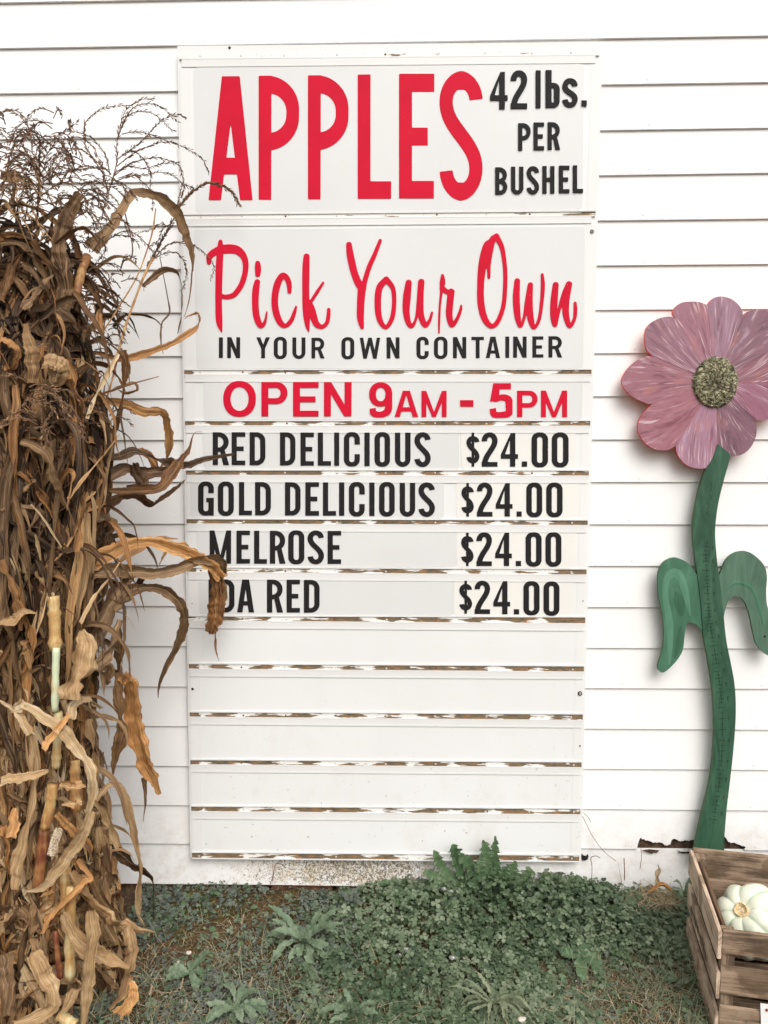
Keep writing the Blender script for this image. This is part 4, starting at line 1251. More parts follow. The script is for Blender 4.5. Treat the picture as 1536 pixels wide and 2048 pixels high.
H(1, [(0, 965), (110, 960), (190, 1040), (250, 1130), (300, 1240)], [30, 40, 45, 40, 20], .42, -.60, -.52)
H(1, [(740, 790), (780, 960), (775, 1050), (730, 1070), (710, 1130)], [10, 8, 9, 12, 4], .3, -.22, -.20)
H(1, [(945, 1050), (985, 1260), (1000, 1370), (955, 1440), (950, 1540), (965, 1620)], [6, 8, 12, 10, 12, 5], .36, -.14, -.14)
H(1, [(200, 940), (260, 1050), (340, 1130), (380, 1180)], [40, 36, 28, 8], .5, -.58, -.50)
H(1, [(0, 1300), (40, 1200), (70, 1100), (120, 1030)], [50, 70, 60, 20], .42, -.62, -.58)
H(1, [(130, 1350), (200, 1290), (270, 1200), (320, 1150)], [40, 60, 60, 10], .48, -.60, -.56)
H(1, [(190, 1360), (300, 1350), (400, 1400), (460, 1480)], [20, 60, 60, 16], .36, -.56, -.5)
H(1, [(0, 570), (60, 580), (110, 565), (125, 590)], [60, 75, 40, 10], .5, -.55, -.50)
H(1, [(470, 1280), (560, 1300), (660, 1370), (740, 1420), (810, 1500)], [14, 18, 16, 10, 3], .4, -.4, -.25)
H(1, [(280, 1340), (420, 1320), (520, 1300), (630, 1282)], [8, 10, 12, 10], .18, -.5, -.38, fold=.1)
H(1, [(0, 1530), (60, 1560), (90, 1620), (60, 1700), (20, 1720)], [40, 60, 55, 50, 10], .58, -.62, -.6)
H(1, [(260, 1670), (330, 1680), (370, 1720), (330, 1790), (300, 1700)], [90, 105, 80, 60, 40], .68, -.6, -.58)
H(1, [(150, 1440), (180, 1560), (200, 1680), (190, 1790)], [30, 70, 85, 60], .56, -.62, -.60)
# stalk-like thin ones
# middle
H(2, [(610, 300), (740, 320), (860, 360), (950, 368), (980, 430), (992, 540), (975, 640)], [34, 55, 62, 52, 46, 52, 6], .70, -.35, -.14, pinch=0, rnd=.13, twist=.3)
H(2, [(430, 1300), (560, 1220), (680, 1160), (790, 1110), (900, 1110), (1020, 1140), (1130, 1180), (1220, 1240), (1290, 1330)], [100, 115, 95, 66, 64, 78, 92, 90, 66], .72, -.50, -.20, fold=.5, pinch=0, rnd=.13, twist=.3)
H(2, [(440, 1330), (620, 1285), (760, 1280), (900, 1290), (1050, 1270), (1180, 1235), (1270, 1240), (1295, 1310)], [60, 95, 80, 72, 74, 66, 80, 66], .46, -.48, -.18)
H(2, [(1240, 1270), (1270, 1400), (1272, 1500), (1250, 1600), (1236, 1660)], [84, 96, 98, 84, 20], .42, -.18, -.11, fold=.55, pinch=0, rnd=.13, twist=.3)
H(2, [(1285, 1300), (1305, 1400), (1300, 1500), (1290, 1590)], [30, 50, 40, 10], .56, -.17, -.11)
H(2, [(1262, 1580), (1262, 1740), (1280, 1820)], [28, 12, 3], .48, -.11, -.09)
H(2, [(690, 1250), (780, 1180), (870, 1130), (940, 1102), (1045, 1106)], [20, 50, 44, 30, 4], .62, -.30, -.18)
H(2, [(930, 1255), (980, 1180), (1010, 1120)], [6, 26, 34], .66, -.18, -.16)
H(2, [(650, 1500), (740, 1430), (810, 1385), (900, 1382), (980, 1405), (1050, 1460), (1085, 1540), (1075, 1640), (1030, 1750), (970, 1850), (930, 1960), (925, 2035)], [100, 90, 66, 58, 62, 62, 54, 50, 42, 32, 16, 3], .42, -.42, -.14)
H(2, [(765, 1300), (815, 1300), (825, 1350), (790, 1390)], [10, 40, 40, 20], .1, -.35, -.33)
H(2, [(560, 640), (700, 630), (800, 605), (900, 640), (1000, 665), (1090, 665), (1200, 635), (1370, 608)], [30, 55, 66, 54, 62, 46, 28, 14], .22, -.40, -.10)
H(2, [(640, 825), (800, 830), (920, 820), (980, 760), (1040, 660), (1100, 590), (1135, 490), (1180, 478)], [34, 56, 56, 84, 64, 28, 10, 3], .30, -.40, -.10)
H(2, [(620, 760), (740, 700), (850, 720), (950, 710), (1020, 688)], [40, 76, 76, 54, 10], .34, -.38, -.2)
H(2, [(780, 660), (790, 720), (830, 790), (740, 800)], [50, 66, 60, 16], .30, -.36, -.3)
H(2, [(600, 930), (700, 865), (800, 850), (885, 905), (960, 860), (1040, 800), (1085, 758)], [60, 66, 70, 84, 40, 20, 6], .26, -.36, -.12)
H(2, [(690, 620), (800, 600), (870, 620), (930, 690), (960, 650)], [30, 54, 64, 36, 10], .46, -.30, -.2)
H(2, [(100, 555), (300, 392), (480, 295), (650, 238), (780, 196), (930, 155)], [10, 14, 15, 15, 10, 4], .5, -.62, -.30, fold=.1)
H(2, [(650, 240), (740, 205), (790, 200), (800, 235), (740, 250), (690, 230)], [14, 24, 20, 18, 22, 6], .66, -.30, -.24)
H(2, [(510, 400), (560, 270), (640, 120), (690, 20)], [30, 34, 32, 24], .92, -.56, -.48, fold=.15, wave=.02)
H(2, [(400, 870), (480, 760), (600, 620), (700, 490)], [16, 22, 18, 6], .85, -.60, -.42, fold=.1, wave=.02)
H(2, [(470, 1600), (550, 1450), (640, 1330), (700, 1240)], [22, 24, 22, 14], .85, -.56, -.48, fold=.1, wave=.02)
H(2, [(180, 900), (250, 980), (310, 1070), (360, 1155)], [8, 12, 12, 8], .88, -.64, -.60, fold=.1, wave=.02)
H(2, [(40, 430), (70, 520), (90, 620)], [10, 12, 8], .85, -.62, -.60, fold=.1, wave=.02)
H(2, [(205, 1080), (225, 1150), (238, 1230)], [10, 20, 6], .82, -.62, -.60, fold=.1, wave=.02)
H(2, [(720, 0), (735, 100), (722, 220), (700, 360), (660, 520), (640, 720)], [44, 52, 34, 42, 44, 30], .34, -.40, -.36)
H(2, [(560, 1720), (640, 1500), (700, 1400), (780, 1320)], [110, 110, 110, 50], .44, -.46, -.38)
H(2, [(540, 960), (620, 1000), (625, 1120), (580, 1210)], [60, 110, 110, 60], .30, -.45, -.42)
H(2, [(30, 740), (10, 650), (30, 520), (100, 420)], [20, 60, 80, 60], .44, -.62, -.60)
H(2, [(0, 930), (70, 850), (130, 800), (210, 760)], [70, 70, 60, 20], .5, -.63, -.6)
H(2, [(120, 540), (250, 590), (320, 700), (370, 830), (430, 1000), (430, 1090)], [40, 70, 84, 66, 50, 16], .5, -.63, -.56)
H(2, [(400, 170), (440, 300), (470, 420), (520, 470)], [50, 84, 80, 26], .36, -.56, -.5)
H(2, [(440, 1180), (470, 1040), (490, 920), (490, 830)], [40, 60, 50, 20], .5, -.6, -.56)
H(2, [(0, 1230), (60, 1360), (100, 1500), (120, 1640)], [36, 60, 60, 20], .48, -.64, -.62)
H(2, [(0, 1600), (90, 1600), (140, 1540), (210, 1540)], [40, 66, 50, 10], .66, -.64, -.62)
H(2, [(130, 1700), (170, 1760), (180, 1870)], [40, 76, 16], .6, -.62, -.6)
H(2, [(680, 1620), (690, 1750), (700, 1900), (690, 2048)], [50, 66, 64, 60], .50, -.40, -.30)
H(2, [(450, 1800), (560, 1830), (640, 1860), (620, 1930), (640, 1950)], [40, 70, 60, 50, 20], .58, -.48, -.40)
H(2, [(640, 1860), (700, 1900), (770, 1950), (800, 2048)], [30, 50, 66, 50], .44, -.40, -.32)
H(2, [(420, 2040), (450, 1880), (500, 1740), (480, 1640)], [130, 150, 130, 30], .72, -.62, -.56)
H(2, [(560, 1860), (640, 1760), (700, 1580)], [40, 90, 60], .5, -.50, -.44)
# lower part
H(3, [(690, -20), (680, 120), (700, 260), (702, 360), (682, 480), (662, 615)], [58, 62, 78, 84, 46, 3], .50, -.40, -.30, fold=.5)
H(3, [(710, 0), (780, 60), (790, 200), (810, 350), (850, 480), (890, 600), (940, 700)], [60, 86, 96, 104, 94, 62, 26], .62, -.40, -.26, pinch=0, rnd=.13, twist=.3)
H(3, [(845, 600), (852, 740), (840, 860)], [34, 14, 3], .4, -.28, -.26)
H(3, [(560, 740), (640, 652), (710, 660), (750, 740), (780, 860), (800, 1000), (820, 1150), (815, 1300), (822, 1400), (850, 1480)], [40, 30, 42, 54, 46, 60, 54, 58, 62, 10], .70, -.50, -.34)
H(3, [(550, 740), (610, 800), (650, 900), (700, 1015)], [20, 44, 54, 40], .76, -.54, -.46)
H(3, [(560, 990), (680, 1040), (780, 1110), (860, 1150), (900, 1220), (905, 1440)], [40, 66, 74, 50, 30, 14], .12, -.42, -.28)
H(3, [(120, 170), (260, 260), (380, 350), (460, 450), (520, 560), (540, 680), (520, 800)], [40, 62, 74, 74, 72, 60, 30], .86, -.66, -.62, fold=.25)
H(3, [(530, 800), (480, 950), (400, 1060), (330, 1160), (250, 1250), (150, 1270)], [50, 84, 84, 74, 40, 8], .82, -.66, -.64, fold=.4)
H(3, [(410, 260), (440, 170), (520, 145), (600, 190)], [60, 56, 34, 40], .84, -.62, -.54)
H(3, [(410, 1160), (500, 1290), (600, 1400), (700, 1470), (790, 1500), (905, 1512)], [50, 90, 130, 110, 60, 14], .66, -.62, -.55, fold=.2)
H(3, [(370, 1400), (440, 1530), (540, 1620), (640, 1680), (760, 1720)], [60, 90, 95, 74, 20], .68, -.66, -.62)
H(3, [(740, 1490), (775, 1620), (745, 1750), (700, 1880), (640, 1960)], [80, 66, 74, 60, 20], .60, -.60, -.60)
H(3, [(530, 1380), (545, 1550), (530, 1700), (505, 1850), (490, 2048)], [60, 84, 76, 84, 60], .72, -.68, -.66)
H(3, [(190, 1630), (250, 1750), (320, 1850), (290, 1960), (180, 2010), (80, 2048)], [80, 110, 96, 84, 60, 30], .74, -.70, -.72)
H(3, [(0, 625), (100, 612), (200, 582), (285, 560)], [66, 62, 50, 20], .80, -.66, -.64)
H(3, [(0, 150), (70, 190), (120, 260), (170, 350)], [20, 44, 44, 50], .86, -.66, -.66)
H(3, [(60, 200), (110, 180), (140, 150)], [40, 60, 50], .9, -.66, -.66)
H(3, [(260, 440), (300, 390), (370, 290), (410, 230)], [50, 50, 40, 26], .88, -.67, -.64)
H(3, [(90, 1260), (120, 1100), (155, 950), (185, 700), (200, 480)], [60, 90, 64, 40, 20], .72, -.64, -.62)
H(3, [(250, 1520), (310, 1400), (400, 1320), (490, 1230), (540, 1190), (460, 1080)], [20, 66, 76, 60, 34, 40], .64, -.66, -.60)
H(3, [(700, 1990), (775, 1920), (790, 1840), (760, 1800)], [80, 70, 56, 20], .74, -.60, -.60)
H(3, [(0, 1500), (60, 1450), (110, 1380), (80, 1340)], [60, 90, 70, 20], .56, -.66, -.64)
H(3, [(0, 900), (40, 1000), (30, 1100), (60, 1180)], [70, 60, 50, 20], .58, -.64, -.62)
H(3, [(60, 950), (70, 850), (90, 780)], [60, 60, 30], .84, -.65, -.64)
H(3, [(330, 810), (400, 870), (460, 930), (500, 950)], [40, 50, 46, 30], .6, -.64, -.60)
H(3, [(520, 260), (540, 400), (560, 560), (575, 700)], [40, 56, 46, 20], .6, -.56, -.52)
H(3, [(620, 1000), (640, 1120), (650, 1220)], [30, 44, 30], .36, -.48, -.44)
H(3, [(350, 640), (430, 660), (490, 640)], [50, 66, 50], .8, -.64, -.6, fold=.1)
H(3, [(360, 760), (420, 750), (480, 760)], [10, 50, 44], .76, -.64, -.62)
H(3, [(550, 1180), (600, 1300), (680, 1400)], [40, 60, 16], .5, -.56, -.5)
H(3, [(20, 1640), (40, 1800), (30, 2000)], [90, 110, 60], .42, -.68, -.7)
H(3, [(380, 1980), (420, 1900), (460, 1840), (440, 1780)], [30, 60, 50, 10], .6, -.7, -.66)
H(3, [(560, 1700), (640, 1800), (700, 1860)], [40, 90, 40], .48, -.60, -.58)
H(3, [(200, 1340), (180, 1480), (200, 1620), (240, 1700)], [40, 70, 80, 50], .58, -.66, -.66)

# free leaves: draped over the bundle, random
prof = [(430, 120), (480, 168), (560, 160), (620, 160), (700, 188), (800, 208), (900, 214), (1000, 210), (1100, 206), (1200, 200), (1300, 188), (1400, 170), (1500, 176), (1600, 190), (1700, 212), (1800, 232), (1900, 256), (2000, 256), (2100, 250)]
pz = []; px_ = []
for y, x in prof:
    p = at(x, y, Y=-.42); pz.append(p[2]); px_.append(p[0])
AX, AY = -.31, -.42
def Rz(z): return float(np.interp(z, pz[::-1], [v - AX for v in px_][::-1])) * .96
def inbundle(p):
    d = p[:2] - np.array([AX, AY]); r = np.hypot(*d); R = Rz(p[2])
    ry = min(R, .27)
    k = math.hypot(d[0] / R, d[1] / ry)
    return k
def drape(zmin=.05, zmax=1.88, surf=(.75, 1.0), lenr=(.16, .45)):
    z = rc.uniform(zmin, zmax)
    phi = rc.uniform(-1.9, 1.9) - math.pi / 2
    R = Rz(z); ry = min(R, .27)
    q = rc.uniform(*surf)
    p = np.array([AX + R * q * math.cos(phi), AY + ry * q * math.sin(phi), z])
    Lt = rc.uniform(*lenr); n = 9; ds = Lt / n
    up = rc.uniform() < .25
    outv = np.array([math.cos(phi), math.sin(phi), 0]); tg = np.array([-outv[1], outv[0], 0])
    d = outv * rc.uniform(0, .6) + tg * rc.normal() * .55 + np.array([0, 0, (rc.uniform(.1, 1.0) if up else rc.uniform(-1.4, -.3))])
    d /= np.linalg.norm(d)
    P = [p.copy()]
    for k in range(n):
        d = d + np.array([0, 0, -.27]) + rc.normal(size=3) * .19
        if rc.uniform() < .08: d = d + rc.normal(size=3) * .9
        d /= np.linalg.norm(d)
        p = p + d * ds
        kk = inbundle(p)
        lim = 1.0 if p[2] < 1.5 else .95
        if kk > lim:
            p[0] = AX + (p[0] - AX) / kk * lim; p[1] = AY + (p[1] - AY) / kk * lim
        p[2] = max(p[2], .01)
        P.append(p.copy())
    w = rc.uniform(.008, .026) * (1.0 if z > .9 else 1.35)
    W = [w * (.45 + .55 * math.sin(math.pi * min(1, (k + 1) / 5))) if k < 4 else w * max(.06, 1 - ((k - 4) / (n - 4)) ** 1.6) for k in range(n + 1)]
    return P, W, z
nobj = sum(1 for o in shock.children if o.name.startswith("leaf"))
for i in range(300 - nobj):
    if i % 2:
        P, W, z = drape(surf=(.90, 1.04), lenr=(.12, .40))
        W = [w * 1.3 for w in W]
    else:                                   # long straps hanging nearly straight down
        z = rc.uniform(.35, 1.7); phi = rc.uniform(-1.2, 1.3) - math.pi / 2; R = Rz(z); ry = min(R, .27)
        p = np.array([AX + R * math.cos(phi), AY + ry * math.sin(phi), z]); Lt = min(z - .02, rc.uniform(.22, .55))
        d = np.array([rc.normal() * .25, -.15, rc.uniform(-1.2, -.5)]); P = [p.copy()]
        for k in range(10):
            d = d + np.array([0, 0, -.2]) + rc.normal(size=3) * .09; d /= np.linalg.norm(d); p = p + d * Lt / 10
            kk = inbundle(p); lim = 1.06
            if kk > lim: p[0] = AX + (p[0] - AX) / kk * lim; p[1] = AY + (p[1] - AY) / kk * lim
            P.append(p.copy())
        w = rc.uniform(.012, .034); W = [w * q for q in (.5, .75, .95, 1, 1, .95, .9, .8, .6, .35, .05)]
    base = np.interp(z, [0, .5, .9, 1.4, 1.9], [.68, .69, .54, .42, .37])
    pm = P[len(P) // 2]
    leaf_part(P, W, rc.uniform(.1, .8), rc.uniform(.05, .25), rc.uniform(-2, 2), tone=float(np.clip(base + .05 + rc.normal() * .20, .02, .95)), n=20,
              face=np.array([pm[0] - AX, pm[1] - AY - .15, .1]), across=4)
VV = []; FF = []; UU = []; TT = []; RR = []
def addleaf(V, Fc, UV, A_):
    b0 = len(VV); VV.extend(V); FF.extend([tuple(q + b0 for q in f) for f in Fc]); UU.extend(UV); TT.extend(A_['tone']); RR.extend(A_['rnd'])
# leaves that arch out of the bundle on the side of the sign
for i in range(85):
    z = rc.uniform(.25, 1.86); R = Rz(min(z, 1.8))
    phi = rc.uniform(-.75, .35); p = np.array([AX + R * .92 * math.cos(phi), AY + .2 * math.sin(phi), z])
    d = np.array([rc.uniform(.3, 1), rc.uniform(-.4, .2), rc.uniform(-.5, 1.2)]); d /= np.linalg.norm(d)
    Lt = rc.uniform(.08, .26) * (1 if z > .5 else .7); P = [p.copy()]
    for k in range(9):
        d = d + np.array([-.06, 0, -.34]) + rc.normal(size=3) * .12; d /= np.linalg.norm(d); p = p + d * Lt / 9; p[1] = min(p[1], -.06); p[2] = max(p[2], .02); P.append(p.copy())
    w = rc.uniform(.004, .017)
    W = [w * .7, w, w, w, w * .95, w * .9, w * .8, w * .6, w * .35, w * .06]
    base = np.interp(z, [0, .5, .9, 1.4, 1.9], [.60, .58, .46, .36, .32])
    addleaf(*leaf_geo(P, W, .5, .12, rc.uniform(-2, 2), tone=float(np.clip(base + rc.normal() * .14, .05, .9)), n=22, across=4))
# and leaves and shreds standing out of the bundle's top
for i in range(260):
    x = rc.uniform(-.62, -.08); z = rc.uniform(1.66, 1.97 - .55 * max(0, x + .28)); p = np.array([x, AY + rc.uniform(-.2, .15), z])
    d = np.array([rc.normal() * .6, rc.normal() * .4, rc.uniform(-.2, 1.4)]); d /= np.linalg.norm(d)
    Lt = rc.uniform(.08, .24); P = [p.copy()]
    for k in range(8):
        d = d + np.array([0, 0, -.34]) + rc.normal(size=3) * .16; d /= np.linalg.norm(d); p = p + d * Lt / 8; P.append(p.copy())
    w = rc.uniform(.004, .020); W = [w * .6, w, w, w, w * .9, w * .8, w * .6, w * .35, w * .06]
    addleaf(*leaf_geo(P, W, .5, .12, rc.uniform(-2, 2), tone=float(np.clip(.34 + rc.normal() * .15, .05, .8)), n=18, across=4))
for i in range(3800):
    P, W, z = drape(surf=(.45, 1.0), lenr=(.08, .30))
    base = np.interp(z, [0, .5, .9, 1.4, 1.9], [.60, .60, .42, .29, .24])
    pm = P[len(P) // 2]
    V, Fc, UV, A_ = leaf_geo(P, W, rc.uniform(.1, .9), rc.uniform(.05, .3), rc.uniform(-3, 3), tone=float(np.clip(base - .06 + rc.normal() * .20, .0, .9)), n=14, face=np.array([pm[0] - AX, pm[1] - AY - .15, .1]), across=4)  # fill leaves toned darker: shade of the gaps put into their colour
    b0 = len(VV); VV += V; FF += [tuple(q + b0 for q in f) for f in Fc]; UU += UV; TT += A_['tone']; RR += A_['rnd']
# thin shreds and fibres
for i in range(1800):
    P, W, z = drape(surf=(.85, 1.06), lenr=(.05, .16))
    W = [min(w, .0035) * rc.uniform(.4, 1.2) for w in W]
    base = np.interp(z, [0, .5, .9, 1.4, 1.9], [.62, .62, .48, .38, .34])
    V, Fc, UV, A_ = leaf_geo(P, W, .2, .2, rc.uniform(-3, 3), tone=float(np.clip(base + rc.normal() * .18, .0, .95)), n=9, face=np.array([0, -1, .1]), across=1)
    b0 = len(VV); VV += V; FF += [tuple(q + b0 for q in f) for f in Fc]; UU += UV; TT += A_['tone']; RR += A_['rnd']
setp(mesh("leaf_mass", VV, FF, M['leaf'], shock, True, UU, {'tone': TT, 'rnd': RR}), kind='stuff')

# stalks
def stalk(P, r, tone, n=20):
    Q, rr = smooth_path(P, [r] * len(P), n)
    rr = rr * (1 + .05 * rc.normal(size=n))
    node = rc.randint(3, 7)
    for k in range(n):
        if (k + node) % 7 == 0: rr[k] *= 1.22
    V, Fc = tube_geo(Q, rr, 8)
    tn = np.repeat(tone + .05 * rc.normal(size=n), 8)
    return mesh("stalk", V, Fc, M['stalk'], shock, True, None, {'tone': tn})
for i in range(22):
    phi = rc.uniform(-2.6, 2.6) - math.pi / 2; q = rc.uniform(.2, .66)
    R0, R1 = .30 * q, .20 * q
    z1 = rc.uniform(1.2, 1.75)
    tw = rc.uniform(-.5, .5)
    P = [(AX + R0 * math.cos(phi), AY + R0 * math.sin(phi), 0), (AX + (R0 + R1) / 2 * .8 * math.cos(phi + tw * .5), AY + (R0 + R1) / 2 * .8 * math.sin(phi + tw * .5), z1 * .5), (AX + R1 * math.cos(phi + tw), AY + R1 * math.sin(phi + tw), z1)]
    stalk(P, rc.uniform(.009, .014), rc.uniform(.3, .6))
def hstalk(zone, pts, w, tone, y0, y1):
    s, ox, oy = zc(zone); m_ = len(pts)
    off = .035 if zone == 3 or w > 40 else 0
    P = [at(ox + x / s, oy + y / s, Y=y0 + off + (y1 - y0) * k / (m_ - 1)) for k, (x, y) in enumerate(pts)]
    dist = (P[0] - CAM) @ FW
    return stalk(P, w / s / F_PX * dist / 2, tone, 14)
hstalk(3, [(330, -160), (325, 20), (322, 210)], 44, .97, -.63, -.64)
hstalk(3, [(342, 215), (335, 400), (328, 545)], 50, .78, -.63, -.63)
hstalk(3, [(308, 640), (295, 760), (262, 900)], 62, .55, -.64, -.65)
hstalk(3, [(262, 910), (240, 1080), (220, 1250)], 66, .36, -.62, -.63)
hstalk(3, [(415, 1240), (412, 1500), (410, 1790)], 60, .66, -.65, -.67)
hstalk(3, [(325, 1500), (335, 1620), (355, 1780)], 34, .26, -.66, -.67)
hstalk(3, [(380, 1100), (385, 1250), (390, 1400)], 60, .58, -.62, -.63)
hstalk(3, [(440, 500), (440, 640), (450, 800)], 60, .56, -.58, -.6)
hstalk(2, [(310, 1440), (320, 1600), (322, 1760)], 70, .60, -.60, -.61)
hstalk(3, [(345, 1990), (390, 2025), (440, 2060)], 66, .72, -.71, -.72)
hstalk(1, [(450, 1270), (480, 1140), (515, 1040)], 52, .5, -.52, -.46)
hstalk(1, [(600, 1500), (700, 1345), (800, 1180), (850, 1060), (900, 900), (920, 760)], 9, .45, -.40, -.16)
hstalk(1, [(695, 1620), (740, 1460), (800, 1290), (850, 1160), (905, 1050)], 15, .52, -.40, -.22)
hstalk(1, [(215, 880), (225, 740), (232, 600)], 12, .3, -.46, -.42)
hstalk(2, [(625, 280), (660, 160), (690, 30)], 12, .4, -.4, -.36)

# ear of corn poking out
s, ox, oy = zc(3)
P0 = at(ox + 345 / s, oy + 905 / s, Y=-.66); P1 = at(ox + 298 / s, oy + 1055 / s, Y=-.66)
b = NB("grey_kernels"); c = b.coord()
n = b.noise(c, 260, 2); col = b.ramp(n, [(.35, (.20, .11, .05)), (.5, (.62, .5, .34)), (.65, (.80, .72, .58))])
M['kernel'] = b.set(col, .4, .5)
V = []; Fc = []
axd = (P1 - P0); Ln = np.linalg.norm(axd); axd /= Ln
sa = np.cross(axd, [0, 1, 0]); sa /= np.linalg.norm(sa); sb = np.cross(axd, sa)
for i in range(17):
    for j in range(14):
        t = (i + .5) / 17; rr = .0085 * (1 - .35 * abs(t - .4))
        a = 2 * math.pi * (j + .5 * (i % 2)) / 14
        cpt = P0 + axd * Ln * t + (sa * math.cos(a) + sb * math.sin(a)) * rr
        o_ = (sa * math.cos(a) + sb * math.sin(a)); tt = np.cross(axd, o_)
        b0 = len(V); h = .0019; g_ = .0024
        V += [cpt + axd * g_, cpt + tt * h, cpt - axd * g_, cpt - tt * h, cpt + o_ * .0022]
        Fc += [(b0, b0 + 1, b0 + 4), (b0 + 1, b0 + 2, b0 + 4), (b0 + 2, b0 + 3, b0 + 4), (b0 + 3, b0, b0 + 4)]
mesh("ear_of_corn", V, Fc, M['kernel'], shock)

# tassels
def tassel(branches, tone=.45, dens=1.0, thick=1.0):
    """branches: list of 3D paths"""
    V = []; Fc = []; TN = []
    for P in branches:
        n = max(8, int(len(P) * 5))
        Q, _ = smooth_path(P, [1] * len(P), n)
        L_ = np.concatenate([[0], np.cumsum(np.linalg.norm(np.diff(Q, axis=0), axis=1))])
        rr = .0013 * thick * (1.15 - .7 * L_ / L_[-1])
        v, f = tube_geo(Q, rr, 4, len(V)); V += v; Fc += f; TN += [tone - .1] * len(v)
        T = np.gradient(Q, axis=0); T /= np.linalg.norm(T, axis=1)[:, None]
        m_ = int(L_[-1] / .0046 * dens)
        for i in range(m_):
            l = (i + rc.uniform(0, .8)) / m_ * L_[-1]
            if l < .015 and thick < 2: continue
            p = np.array([np.interp(l, L_, Q[:, c]) for c in range(3)]); t = np.array([np.interp(l, L_, T[:, c]) for c in range(3)])
            o_ = np.cross(t, rc.normal(size=3)); o_ /= np.linalg.norm(o_) + 1e-9
            d = t * 1.0 + o_ * rc.uniform(.25, .75); d /= np.linalg.norm(d)
            e = np.cross(d, o_); e /= np.linalg.norm(e) + 1e-9
            Ls = rc.uniform(.0085, .0135) * (.85 + .2 * thick); ws = Ls * .17
            a = p + o_ * .0006; md = a + d * Ls * .45
            b0 = len(V)
            V += [a, md + e * ws, a + d * Ls, md - e * ws, md + o_ * ws]
            Fc += [(b0, b0 + 1, b0 + 4), (b0 + 1, b0 + 2, b0 + 4), (b0 + 2, b0 + 3, b0 + 4), (b0 + 3, b0, b0 + 4), (b0, b0 + 3, b0 + 2, b0 + 1)]
            tn = tone + rc.normal() * .16
            TN += [tn] * 5
    return mesh("tassel", V, Fc, M['tassel'], shock, False, None, {'tone': TN})
def tz(zone, L_, y0, y1):
    s, ox, oy = zc(zone); m_ = len(L_)
    return [at(ox + x / s, oy + y / s, Y=y0 + (y1 - y0) * (k / (m_ - 1)) + rc.uniform(-.004, .004)) for k, (x, y) in enumerate(L_)]
yA = -.34
Abr = [
 [(600, 830), (625, 700), (660, 600), (690, 480), (690, 380), (710, 270), (750, 170), (830, 120), (910, 108)],
 [(650, 560), (625, 450), (560, 360), (500, 320), (420, 303), (350, 320), (310, 365)],
 [(655, 555), (560, 470), (510, 400), (497, 330), (500, 265), (540, 210), (620, 165), (700, 152), (760, 150)],
 [(700, 330), (740, 230), (800, 190), (880, 190), (950, 230), (1000, 280), (1025, 300)],
 [(720, 280), (770, 180), (850, 140), (930, 150), (990, 190), (1045, 245)],
 [(690, 470), (760, 420), (850, 350), (920, 270), (990, 220), (1060, 205), (1095, 228)],
 [(720, 320), (800, 305), (880, 320), (960, 350), (1040, 380)],
 [(690, 510), (780, 440), (860, 400), (940, 370), (1020, 370), (1110, 410), (1190, 460), (1235, 545)],
 [(670, 570), (760, 500), (850, 470), (940, 460), (1050, 500), (1075, 560), (1085, 640), (1070, 690)],
 [(690, 540), (760, 510), (850, 522), (950, 497), (1045, 490)],
 [(680, 600), (760, 570), (850, 560), (950, 545), (1020, 560), (1080, 610), (1140, 640)],
 [(720, 440), (790, 425), (850, 470), (885, 540), (890, 610), (885, 650)],
 [(700, 580), (780, 560), (840, 600), (890, 660), (905, 760)],
 [(640, 530), (540, 520), (430, 540), (340, 565), (250, 575)],
 [(640, 660), (610, 560), (560, 480), (500, 420), (440, 410), (370, 430), (300, 480), (270, 515)],
 [(640, 640), (560, 600), (480, 640), (420, 700)], [(620, 700), (570, 640), (545, 700), (540, 800)],
 [(650, 620), (720, 610), (760, 640), (800, 700)], [(630, 720), (700, 760), (730, 720), (740, 640)]]
tassel([tz(1, L_, yA, yA + rc.uniform(-.03, .16)) for L_ in Abr], .36)
Bbr = [
 [(212, 880), (225, 700), (230, 560), (232, 470), (250, 410), (320, 350), (400, 290), (452, 255)],
 [(230, 520), (160, 440), (60, 410), (0, 400)], [(230, 560), (170, 480), (100, 400), (60, 330), (0, 290)],
 [(228, 470), (235, 380), (215, 320), (170, 310), (120, 330)], [(190, 430), (182, 330), (150, 250), (100, 200), (50, 182), (0, 205)],
 [(232, 620), (300, 570), (380, 545), (460, 530), (540, 520), (600, 515)], [(225, 640), (150, 560), (80, 540), (20, 580)],
 [(230, 700), (300, 640), (400, 600), (480, 610), (560, 600)], [(235, 500), (290, 420), (340, 360), (380, 400), (410, 490), (415, 530)],
 [(228, 650), (130, 640), (60, 660), (0, 640)], [(230, 600), (200, 520), (150, 500), (90, 480), (30, 520)],
 [(230, 740), (330, 720), (400, 690), (470, 680)], [(225, 600), (280, 480), (330, 460), (370, 400), (360, 360)],
 [(225, 560), (130, 380), (80, 360), (20, 370), (0, 390)], [(226, 680), (180, 600), (140, 640), (110, 720)],
 [(228, 540), (140, 470), (60, 450), (40, 530), (30, 600)]]
tassel([tz(1, L_, -.46, -.46 + rc.uniform(-.08, .10)) for L_ in Bbr], .36)
tassel([tz(1, L_, a, b_) for L_, a, b_ in [
  ([(1040, 790), (1070, 735), (1130, 665), (1220, 612), (1300, 622), (1370, 665), (1410, 738)], -.16, -.10)]], .50, 2.4, 2.2)
tassel([tz(1, L_, a, b_) for L_, a, b_ in [
  ([(870, 1100), (900, 1050), (960, 940), (1010, 850), (1050, 770)], -.20, -.16)]], .22, 2.4, 2.0)
